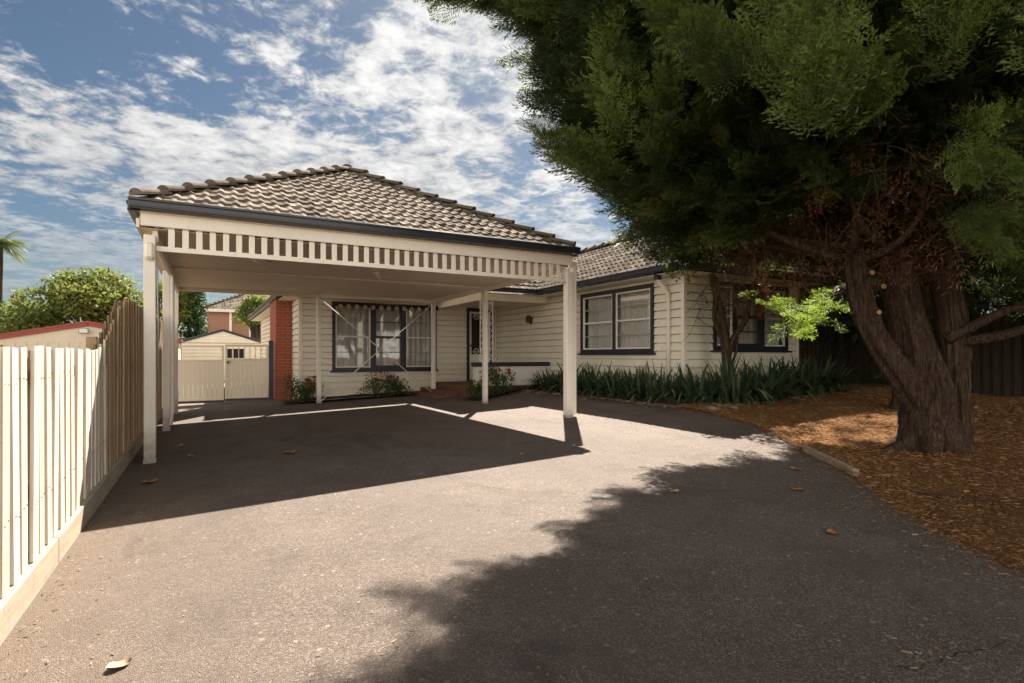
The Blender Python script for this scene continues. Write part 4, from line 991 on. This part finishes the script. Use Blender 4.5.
limb(mb, [Q(-.02, 0, 1.45), Q(-.16, 0, 1.75), Q(-.22, 0, 2.05), Q(-.14, 0, 2.5), Q(-.4, .1, 3.1)], [.05, .045, .04, .03, .015], 62, 10, 6)
limb(mb, [Q(.02, 0, 1.2), Q(.10, -.02, 1.55), Q(.32, -.02, 1.9), Q(.42, 0, 2.3), Q(.6, .1, 2.9)], [.06, .055, .048, .04, .02], 63, 10, 6)
limb(mb, [Q(.03, 0, .95), Q(.16, 0, 1.3), Q(.2, 0, 1.6)], [.03, .025, .012], 64, 8, 5)
for i in range(75):
    p = Q(sg.normal(.05, .35), sg.normal(0, .3), sg.uniform(1.9, 3.0)); d = sg.normal(0, .4, 3) + V(0, 0, -.25); pts = [p]
    for k in range(4): d = d + sg.normal(0, .25, 3); pts.append(pts[-1] + d * .14)
    mb.tube(pts, [.007, .006, .005, .003, .002], 4, False)
obj('trunk', mb, M['bark'], st, smooth=True)
leafy('crown', sg, [(7.4, 7.3, 2.95, .35, .3, .3), (7.3, 7.1, 2.65, .2, .2, .15), (7.75, 7.0, 3.2, .4, .4, .3), (8.2, 7.2, 3.3, .5, .4, .35)], 900, .085, M['leaf'], st)
lst = []; tl = []
for i in range(16):
    lst.append((Q(sg.normal(.25, .35), sg.normal(0, .25), sg.uniform(2.2, 3.2)), V(sg.normal(0, .3), sg.normal(0, .3), -1), sg.uniform(.2, .4), 0)); tl.append(sg.uniform(.1, .9))
v_, f_, t_ = stamp(lst, SPR, sg, np.array(tl)); tri_obj('dead_foliage', v_, f_, t_, M['dead'], st)

# ================================================================== BACKGROUND TREES
def tree(name, label, base, h, blobs, n, size, mat, seed, group=None, tint=(0, 1)):
    g = np.random.default_rng(seed); t = thing(name, label, 'tree', base, group); mb = MB(); b = np.array(base)
    limb(mb, [b - V(0, 0, .2), b + V(.1, 0, h * .3), b + V(-.05, .1, h * .7)], [h * .035, h * .025, h * .008], seed, 10, 5)
    for q in blobs:
        c = np.array(q[:3]); s_ = b + V(.05, 0, h * .32); limb(mb, [s_, (s_ + c) / 2 + V(0, 0, .2), c], [h * .014, h * .009, h * .003], seed + 1, 6, 4)
    obj('trunk', mb, M['bark'], t, smooth=True); leafy('crown', g, blobs, n, size, mat, t, tint); return t
bg = np.random.default_rng(40)
def blobset(c, r, k, br, g): 
    out = []
    for _ in range(k):
        d = g.normal(0, 1, 3); d /= np.linalg.norm(d); d[2] = abs(d[2]) * .9 - .25
        p = np.array(c) + d * np.array(r) * g.uniform(.45, .95); q = br * g.uniform(.7, 1.3); out.append((*p, q, q, q * .8))
    return out
tree('leafy_tree', 'broad yellow green leafy tree standing behind the red trimmed shed', (-4.3, 30.5, -.1), 5.4, blobset((-4.1, 30.5, 3.5), (2.5, 2, 2.0), 26, .75, bg) + [(-4.1 + q, 30.0, 2.4, 1.0, .8, .9) for q in (-2, -.8, .5, 1.8)], 12000, .19, M['leaf'], 51)
tree('leafy_tree', 'low leafy bush tree left of the broad tree above the shed roof', (-7.2, 31, -.1), 3.6, blobset((-7.0, 31, 2.8), (1.1, 1, 1.0), 10, .5, bg) + [(-7.0 + q, 31, 1.9, .9, .7, .8) for q in (-.8, .5)], 3800, .17, M['leaf'], 52)
tree('leafy_tree', 'pale green tree seen between the carport posts beside the dark conifer', (-1.6, 33, -.1), 5, blobset((-1.5, 33, 3.6), (1.0, 1, 1.9), 14, .6, bg), 4200, .17, M['leaf'], 53, tint=(.4, 1))
tree('leafy_tree', 'bright shrubby tree beside the house eave above the garage roof', (2.5, 34, 0), 4.5, blobset((2.5, 34, 3.5), (1.0, 1, 1.2), 14, .55, bg), 4000, .16, M['leaf'], 54, tint=(.2, .9))
tree('conifer_tree', 'narrow dark green conifer rising behind the gate', (-.45, 33.0, -.1), 6.5, [(-.45, 33.0, 1.0 + .55 * k, .62 - .028 * k + (.06 if k % 2 else 0), .62 - .03 * k, .55) for k in range(11)], 6000, .15, M['conifer'], 55)
dg = np.random.default_rng(77)  # first two evergreens are added tall to keep sun off the mulch
for k, (x, y, h, lab) in enumerate(((14.2, 11.0, 9, 'tall dense evergreen added to block sun behind the boundary fence next to the house'), (16.9, 8.6, 10, 'tall dense evergreen added to block sun behind the boundary fence corner'), (18.6, 12.4, 8, 'dense dark evergreen seen in the gap between house and big trunk'), (17.2, 4.4, 8, 'dense dark evergreen behind the boundary fence right of the trunk'), (17.2, .4, 8, 'rightmost dense dark evergreen behind the boundary fence'))):
    tree('evergreen_tree', lab, (x, y, .3), h, blobset((x, y, h * .55), (2.1, 1.8, h * .42), 40, 1.1, dg) + [(x + q, y + q * .8, 1.6, 1.1, .9, 1.5) for q in (-2.6, -1.3, 0, 1.6)] + [(x + .1, y + q, 3.0, 1.1, 1.2, 1.7) for q in (-2.1, -.7, .7, 2.1)], 17000, .26, M['conifer'], 60 + k, tint=(0, .5))
# palm
pt = thing('palm_tree', 'tall palm tree at the far left edge behind the fence', 'tree', (-9.75, 40, -.3))
mb = MB(); limb(mb, [(-9.8, 40, -.3), (-9.8, 40, 3), (-9.78, 40, 7.2)], [.18, .14, .16], 71, 12, 8, .03); obj('trunk', mb, M['bark'], pt, smooth=True)
pg = np.random.default_rng(3); pv, pf, ptt = [], [], []; o = 0
for k in range(30):
    a = pg.uniform(0, 6.28); el = pg.uniform(-.5, 1.2); L_ = pg.uniform(1.1, 1.7); p = V(-9.78, 40, 7.3); d = V(math.cos(a) * math.cos(el), math.sin(a) * math.cos(el), math.sin(el)); tint = pg.uniform(.1, .9)
    for j in range(12):
        q = p + d * L_ / 12; sd = np.cross(d, V(0, 0, 1)); sd /= np.linalg.norm(sd) + 1e-6
        wd = .48 * math.sin(math.pi * (j + 1.5) / 13.5)
        for s_ in (-1, 1):
            for m in range(2):
                b_ = p + (q - p) * m * .5; pv += [b_, b_ + (q - p) * .45, b_ + sd * s_ * wd + d * .22 - V(0, 0, wd * .55)]; pf.append((o, o + 1, o + 2)); o += 3; ptt += [tint] * 3
        p = q; d = d + V(0, 0, -.11); d /= np.linalg.norm(d)
tri_obj('fronds', np.array(pv), np.array(pf), np.array(ptt), M['palm'], pt)

# ================================================================== STRAPPY PLANTS
def strappy(label, x, y, h, n, seed, group, spread=.42):
    g = np.random.default_rng(seed); z0 = G(x, y) + .02; pv, pf, pt_, o = [], [], [], 0
    for i in range(n):
        a = g.uniform(0, 6.28); r0 = .34 * math.sqrt(g.uniform(0, 1)); p = V(x + math.cos(a) * r0, y + math.sin(a) * r0, z0); L_ = h * g.uniform(.6, 1.5)
        lean = g.uniform(.05, 1.25) * spread * 1.9; a += g.normal(0, .5); d = V(math.cos(a) * lean, math.sin(a) * lean, 1.0); d /= np.linalg.norm(d)
        w = g.uniform(.016, .03); sd = np.cross(d, V(math.cos(a), math.sin(a), 0)); sd = V(-math.sin(a), math.cos(a), 0); t = g.uniform(0, 1); dr = g.uniform(.04, .30) * (1 + lean)
        for k in range(7):
            ww = w * (1 if k < 4 else (6.4 - k) / 3.0); pv += [p - sd * ww, p + sd * ww]; pt_ += [t * .8 + .03 * k] * 2
            if k: pf += [(o - 2, o - 1, o + 1), (o - 2, o + 1, o)]
            o += 2; p = p + d * L_ / 6; d = d + V(0, 0, -dr) + V(math.cos(a), math.sin(a), 0) * .04; d /= np.linalg.norm(d)
    e = tri_obj('strappy_plant', np.array(pv), np.array(pf), np.clip(np.array(pt_), 0, 1), M['strap'], None, (x, y, z0)); setp(e, label, 'plant', group)
sgp = 'strappy plants along the house wall'
SP = [(7.2, 11.3, .55, 'small strappy clump in front of the porch wall by the roses'), (7.15, 10.75, .6, 'strappy clump left of the double window behind the front carport post'),
      (7.1, 10.2, .72, 'strappy clump under the left end of the double window'), (7.12, 9.65, .70, 'strappy clump under the left sash of the double window'), (7.08, 9.1, .66, 'strappy clump under the middle of the double window'),
      (7.12, 8.55, .66, 'strappy clump under the right sash of the double window'), (7.1, 8.0, .68, 'strappy clump at the foot of the white wall downpipe'), (7.15, 7.4, .72, 'strappy clump wrapping the near corner of the house'),
      (7.45, 6.9, .76, 'big strappy clump at the bend of the bed left of the small bare tree'), (7.85, 6.6, .82, 'strappy clump in front of the small bare tree'), (8.5, 6.5, .82, 'strappy clump just right of the small bare tree'),
      (9.05, 6.7, .80, 'strappy clump under the left part of the shaded window'), (9.65, 6.75, .76, 'strappy clump under the middle of the shaded window'), (10.25, 6.8, .74, 'strappy clump under the right end of the shaded window'), (10.9, 6.9, .7, 'strappy clump between the house end and the big trunk')]
for k, (x, y, h, lab) in enumerate(SP): strappy(lab, x, y, h * .76, 150, 200 + k, sgp)

# ================================================================== ROSES
def rose(label, x, y, h, w, seed, fl):
    g = np.random.default_rng(seed); z0 = G(x, y) + .02; t = thing('rose_bush', label, 'plant', (x, y, z0), 'red rose bushes by the house'); mb = MB(); tips = []
    for k in range(11):
        a = g.uniform(0, 6.28); e = V(x + math.cos(a) * w * g.uniform(.3, 1), y + math.sin(a) * min(w, .3) * g.uniform(.3, 1), z0 + h * g.uniform(.55, 1.1)); tips.append(e)
        m = (V(x, y, z0) + e) / 2 + V(0, 0, .08); mb.tube([V(x, y, z0 - .03), m, e], [.009, .007, .004], 5, False)
    obj('stem', mb, M['roseleaf'], t)
    leafy('foliage', g, [(*(e - V(0, 0, .1)), .17, .13, .16) for e in tips] + [(x, y, z0 + h * .3, w * .8, .25, h * .3)], 620, .06, M['roseleaf'], t)
    for e in tips[:fl]:
        mb = MB()
        for k in range(3): mb.tube([e + V(0, 0, -.02), e + V(0, 0, .015), e + V(0, 0, .05 - .008 * k)], [.012, .048 - .012 * k, .02 - .005 * k], 7, True, wob(k + seed, .12, 5))
        obj('flower', mb, M['rose'], t, smooth=True)
rose('rose bush with red flowers at the foot of the brick chimney', 1.95, 14.45, .6, .45, 301, 6)
rose('rose bush growing left of the carport back post beside the chimney rose', 2.2, 14.62, .55, .3, 302, 3)
rose('sprawling rose bush under the triple window', 3.9, 14.55, .62, .65, 303, 4)
rose('low rose bush with few flowers under the right sash of the triple window', 4.55, 14.5, .45, .4, 304, 1)
rose('rose bush with red flowers in front of the white porch wall', 6.1, 11.75, .68, .5, 305, 4)
rose('rose bush beside the porch steps at the left end of the porch wall', 5.55, 11.8, .4, .28, 306, 1)

# ================================================================== SMALL THINGS ON THE GROUND
def single(name, mb, mat, label, cat, loc, smooth=False, group=None): return setp(obj(name, mb, mat, None, loc, smooth), label, cat, group)
def tub(mb, pts, r, seed): limb(mb, pts, r, seed, 10, 5, .1, 3)
mb = MB(); mb.bar((5.62, 3.74, G(5.6) + .025), (4.98, 2.84, G(5) + .02), .05, .07); single('edging_log', mb, M['log'], 'grey timber edging piece between asphalt and mulch left of the trunk', 'edging', (5.3, 3.3, .2))
mb = MB(); tub(mb, [(4.62, 2.28, .22), (4.74, 1.95, .23), (4.83, 1.7, .225)], [.012, .014, .008], 5); single('fallen_stick', mb, M['bark'], 'thin bare stick lying on the orange mulch at the right', 'stick', (4.7, 1.95, .2), True)
for k, (x, y, s_, lab) in enumerate(((7.05, 6.25, .13, 'flat grey stone at the corner of bed and driveway'), (7.4, 6.15, .09, 'smaller grey stone beside the flat stone by the strappy plants'))):
    mb = MB(); z = G(x, y); mb.tube([(x, y, z - .02), (x, y, z + .03), (x + .01, y, z + .06)], [s_, s_ * .95, s_ * .45], 12, True, wob(80 + k, .12, 3)); single('stone', mb, M['stone'], lab, 'stone', (x, y, z), True)
def dead_leaf(x, y, s_, rot, mat, label, curl=.35):
    mb = MB(); z = G(x, y) + .008; P = []; nx, ny = 7, 3
    for i in range(nx):
        u = i / (nx - 1); w_ = .38 * math.sin(math.pi * min(u * .92 + .06, 1)) * (1 + .18 * math.sin(9 * u))
        for j in range(ny):
            q = (j - 1) * w_; X, Y = (u - .5) * s_, q * s_; P.append((x + X * math.cos(rot) - Y * math.sin(rot), y + X * math.sin(rot) + Y * math.cos(rot), z + s_ * (curl * (abs(j - 1) * .35 * (1 + .4 * math.sin(7 * u)) + .6 * (u - .4) ** 2))))
    mb.add(P, [(i * ny + j, (i + 1) * ny + j, (i + 1) * ny + j + 1, i * ny + j + 1) for i in range(nx - 1) for j in range(ny - 1)])
    single('fallen_leaf', mb, mat, label, 'leaf', (x, y, z), True, 'fallen leaves on the asphalt')
for a in ((-.3, 2.7, .085, .3, 'leafdry', 'pale curled dry leaf on sunlit asphalt at the bottom left'), (.91, 7.29, .15, .2, 'leafrust', 'rusty leaf on shaded asphalt below the middle of the carport'),
          (-.47, 6.49, .14, .5, 'leafrust', 'rust brown leaf on shaded asphalt beside the left fence'), (-.3, 8.9, .12, 1.2, 'leafdry', 'tan leaf on the asphalt just behind the front left carport post'),
          (3.32, 3.33, .09, .1, 'leafdry', 'small tan leaf where the tree shadow begins on the driveway'), (4.13, 2.82, .09, 2.2, 'leafrust', 'orange leaf on shaded asphalt left of the timber edging'),
          (3.39, 2.08, .085, .8, 'leafrust', 'rusty leaf on shaded asphalt towards the right mulch edge'), (4.75, 3.25, .10, 1.6, 'leafrust', 'orange leaf cluster on asphalt near the timber edging end'),
          (-.15, 7.9, .09, 2.2, 'leafdry', 'tiny pale leaf right of the front left carport post')): dead_leaf(a[0], a[1], a[2], a[3], M[a[4]], a[5])
# litter: needles and bark chips
lg = np.random.default_rng(12)
def litter(name, pts, size, mat, label, cat, wr=.16, tilt=.5):
    n = len(pts); tv = np.array([(-.5, -wr, 0), (.5, -wr * .6, .0), (.5, wr * .6, .03), (-.5, wr, 0)]); tf = np.array([(0, 1, 2), (0, 2, 3)])
    a = lg.uniform(0, 6.28, n); ax = np.stack([np.cos(a), np.sin(a), lg.normal(0, .18 * tilt, n)], 1)
    o = tri_obj(name, *scatter(tv, tf, pts, frames(ax, lg, tilt), size, np.full(4, .3), lg.uniform(-.2, 1.4, n)), mat); setp(o, label, cat, None, 'stuff')
pts = []
while len(pts) < 130000:
    y = lg.uniform(-1.5, 6.7); x = edge(y) - .05 + abs(lg.normal(0, .05)) + 8.5 * lg.uniform(0, 1) ** 1.5; pts.append((x, y, G(x, y) + .030 + lg.uniform(0, .02)))
pts = np.array(pts); litter('mulch_litter', pts, (np.abs(lg.normal(.020, .016, len(pts))) + .008) * np.clip(np.linalg.norm(pts[:, :2], axis=1) / 7.5, .40, .95), M['litter'], 'orange brown bark chips and dry needles covering the bed under the cypress', 'mulch', .07)
pts = []
while len(pts) < 9000:
    y = lg.uniform(.5, 9.0); e = edge(y); x = e - abs(lg.exponential(.55)) + .03 if lg.uniform() < .75 else lg.uniform(-.75, e)
    if x > -.75: pts.append((x, y, G(x, y) + .008))
for _ in range(700):
    y = lg.uniform(1.5, 12); pts.append((-.74 + abs(lg.exponential(.12)), y, .012))
pts = np.array(pts); litter('needle_litter', pts, np.abs(lg.normal(.008, .007, len(pts))) + .004, M['dlitter'], 'pale dry needles and leaf crumbs scattered over the asphalt', 'litter', .17, .25)
pts = []
for _ in range(2600):
    k = lg.uniform(0, 1)
    if k < .6: y = lg.uniform(6.6, 11.6); x = 6.68 + lg.normal(0, .09)
    else: x = lg.uniform(6.8, 10); y = 6.3 + lg.normal(0, .08)
    pts.append((x, y, G(x, y) + .035))
pts = np.array(pts); litter('bed_litter', pts, np.abs(lg.normal(.05, .03, len(pts))) + .015, M['dlitter'], 'dry strappy leaf scraps along the garden bed edge', 'litter', .12)
pts = []
for _ in range(2600):
    y = lg.uniform(.6, 6.6); x = edge(y) - abs(lg.exponential(.10)) + .02; pts.append((x, y, G(x, y) + .009 + lg.uniform(0, .006)))
pts = np.array(pts); litter('spilled_mulch', pts, np.abs(lg.normal(.014, .012, len(pts))) + .006, M['litter'], 'loose mulch bits spilled from the bed onto the asphalt edge', 'mulch', .12, .3)
# crack with crumbs at the bottom right of the drive
mb = MB(); p = V(2.22, 1.12, 0); cr = random.Random(4)
for k in range(14):
    q = p + V(.036 + cr.uniform(-.01, .01), cr.uniform(-.03, .022), 0); w_ = cr.uniform(.001, .0035)
    mb.add([(p[0], p[1] - w_, G(p[0]) + .0085), (q[0], q[1] - w_, G(q[0]) + .0085), (q[0], q[1] + w_, G(q[0]) + .0085), (p[0], p[1] + w_, G(p[0]) + .0085)], [(0, 1, 2, 3)]); p = q
pts = np.array([(2.22 + .50 * k / 90 + lg.normal(0, .012), 1.10 + lg.normal(0, .03), G(2.4) + .010) for k in range(90)]); litter('crack_litter', pts, np.abs(lg.normal(.012, .008, 90)) + .004, M['dlitter'], 'dry crumbs gathered along the crack at the bottom right of the driveway', 'litter', .2, .3)
o = obj('driveway_crack', mb, M['soil']); o['kind'] = 'structure'

# ================================================================== SKY, SUN, CAMERA
SUN = V(1.57, 2.37, 2.80); SUN /= np.linalg.norm(SUN)
elev = math.asin(SUN[2]); az = math.atan2(SUN[0], SUN[1])
world = bpy.data.worlds.new('World'); scene.world = world; world.use_nodes = True
t = NT(world.node_tree); bgn = world.node_tree.nodes['Background']
sky = t.n('ShaderNodeTexSky'); sky.sky_type = 'NISHITA'; sky.sun_disc = False; sky.sun_elevation = elev; sky.sun_rotation = az
sky.air_density = 1.0; sky.dust_density = .6; sky.ozone_density = 1.5
tc = t.n('ShaderNodeTexCoord').outputs['Generated']; sp = t.n('ShaderNodeSeparateXYZ'); t.l(tc, sp.inputs[0])
zc = t.math('ADD', t.math('MAXIMUM', sp.outputs[2], 0.0), .10)
cv = t.n('ShaderNodeCombineXYZ'); t.l(t.math('DIVIDE', sp.outputs[0], zc), cv.inputs[0]); t.l(t.math('DIVIDE', sp.outputs[1], zc), cv.inputs[1])
p = t.mapping(cv.outputs[0], (1, 1, 1), (0, 0, .5), (3.1, 1.7, 0))
big = t.noise(p, .55, 3, .5); mid = t.noise(p, 3.4, 7, .62, .25); fine = t.noise(p, 12.0, 8, .66, .35)
den = t.math('ADD', t.math('ADD', t.math('MULTIPLY', big, .9), t.math('MULTIPLY', mid, .75)), t.math('MULTIPLY', fine, .46))
cov = t.ramp(den, [(.84 / 1.0 - .0, (0, 0, 0)), (1.0, (1, 1, 1))])
covn = t.n('ShaderNodeMapRange'); covn.inputs['From Min'].default_value = .93; covn.inputs['From Max'].default_value = 1.085; t.l(den, covn.inputs['Value']); covn.interpolation_type = 'SMOOTHSTEP'
hz = t.n('ShaderNodeMapRange'); hz.inputs['From Min'].default_value = .05; hz.inputs['From Max'].default_value = .30; t.l(sp.outputs[2], hz.inputs['Value'])
cfac = t.math('MULTIPLY', covn.outputs[0], t.math('ADD', t.math('MULTIPLY', hz.outputs[0], .75), .2))
# unseen sky behind the viewer is boosted as added fill for shaded walls
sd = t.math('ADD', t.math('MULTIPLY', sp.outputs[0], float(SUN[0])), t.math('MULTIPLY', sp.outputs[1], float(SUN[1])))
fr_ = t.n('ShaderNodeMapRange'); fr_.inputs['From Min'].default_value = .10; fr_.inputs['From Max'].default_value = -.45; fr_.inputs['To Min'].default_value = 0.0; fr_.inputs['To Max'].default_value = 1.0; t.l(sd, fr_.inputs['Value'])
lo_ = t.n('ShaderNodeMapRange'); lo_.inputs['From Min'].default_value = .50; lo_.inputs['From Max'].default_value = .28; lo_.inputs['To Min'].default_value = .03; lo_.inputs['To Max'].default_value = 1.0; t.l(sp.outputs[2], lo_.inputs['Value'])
fill_bank = t.math('MULTIPLY', fr_.outputs[0], lo_.outputs[0])     # added bright glow, low, opposite the sun, to lift shaded walls
lift = t.math('MULTIPLY_ADD', fill_bank, 6.6, 1.0)
cfac = t.math('MAXIMUM', cfac, t.math('MULTIPLY', fill_bank, .85))
cl_col = t.ramp(t.math('ADD', t.math('MULTIPLY', mid, .5), t.math('MULTIPLY', fine, .5)), [(.38, (.36, .375, .40)), (.60, (.93, .92, .90))])
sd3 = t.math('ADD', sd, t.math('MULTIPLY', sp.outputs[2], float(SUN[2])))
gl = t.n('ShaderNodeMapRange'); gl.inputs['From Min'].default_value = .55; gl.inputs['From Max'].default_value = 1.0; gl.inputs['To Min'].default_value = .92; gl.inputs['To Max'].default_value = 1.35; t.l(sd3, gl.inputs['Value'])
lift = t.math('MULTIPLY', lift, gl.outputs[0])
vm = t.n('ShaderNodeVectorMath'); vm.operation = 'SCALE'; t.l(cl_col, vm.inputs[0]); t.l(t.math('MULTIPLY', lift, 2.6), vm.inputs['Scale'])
blue = t.mix(1.0, sky.outputs[0], (.160, .176, .180), 'MULTIPLY')
warm = t.mix(fill_bank, vm.outputs[0], (1.0, .91, .79), 'MULTIPLY')
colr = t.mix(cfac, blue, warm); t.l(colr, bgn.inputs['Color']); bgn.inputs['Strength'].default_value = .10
sl = bpy.data.lights.new('Sun', 'SUN'); sl.energy = 5.0; sl.angle = R(.5); sl.color = (1, .90, .77)
so = bpy.data.objects.new('Sun', sl); COL.objects.link(so)
from mathutils import Vector
so.rotation_euler = Vector(SUN).to_track_quat('Z', 'Y').to_euler(); so.location = (20, 30, 36)
cam = bpy.data.cameras.new('Camera'); co = bpy.data.objects.new('Camera', cam); COL.objects.link(co)
co.location = (0, 0, 1.25); co.rotation_euler = (R(90), 0, -math.atan(307 / 560)); cam.sensor_width = 36; cam.lens = 36 * 560 / 1024; cam.shift_y = 14.5 / 1024
cam.clip_start = .05; cam.clip_end = 3000; scene.camera = co
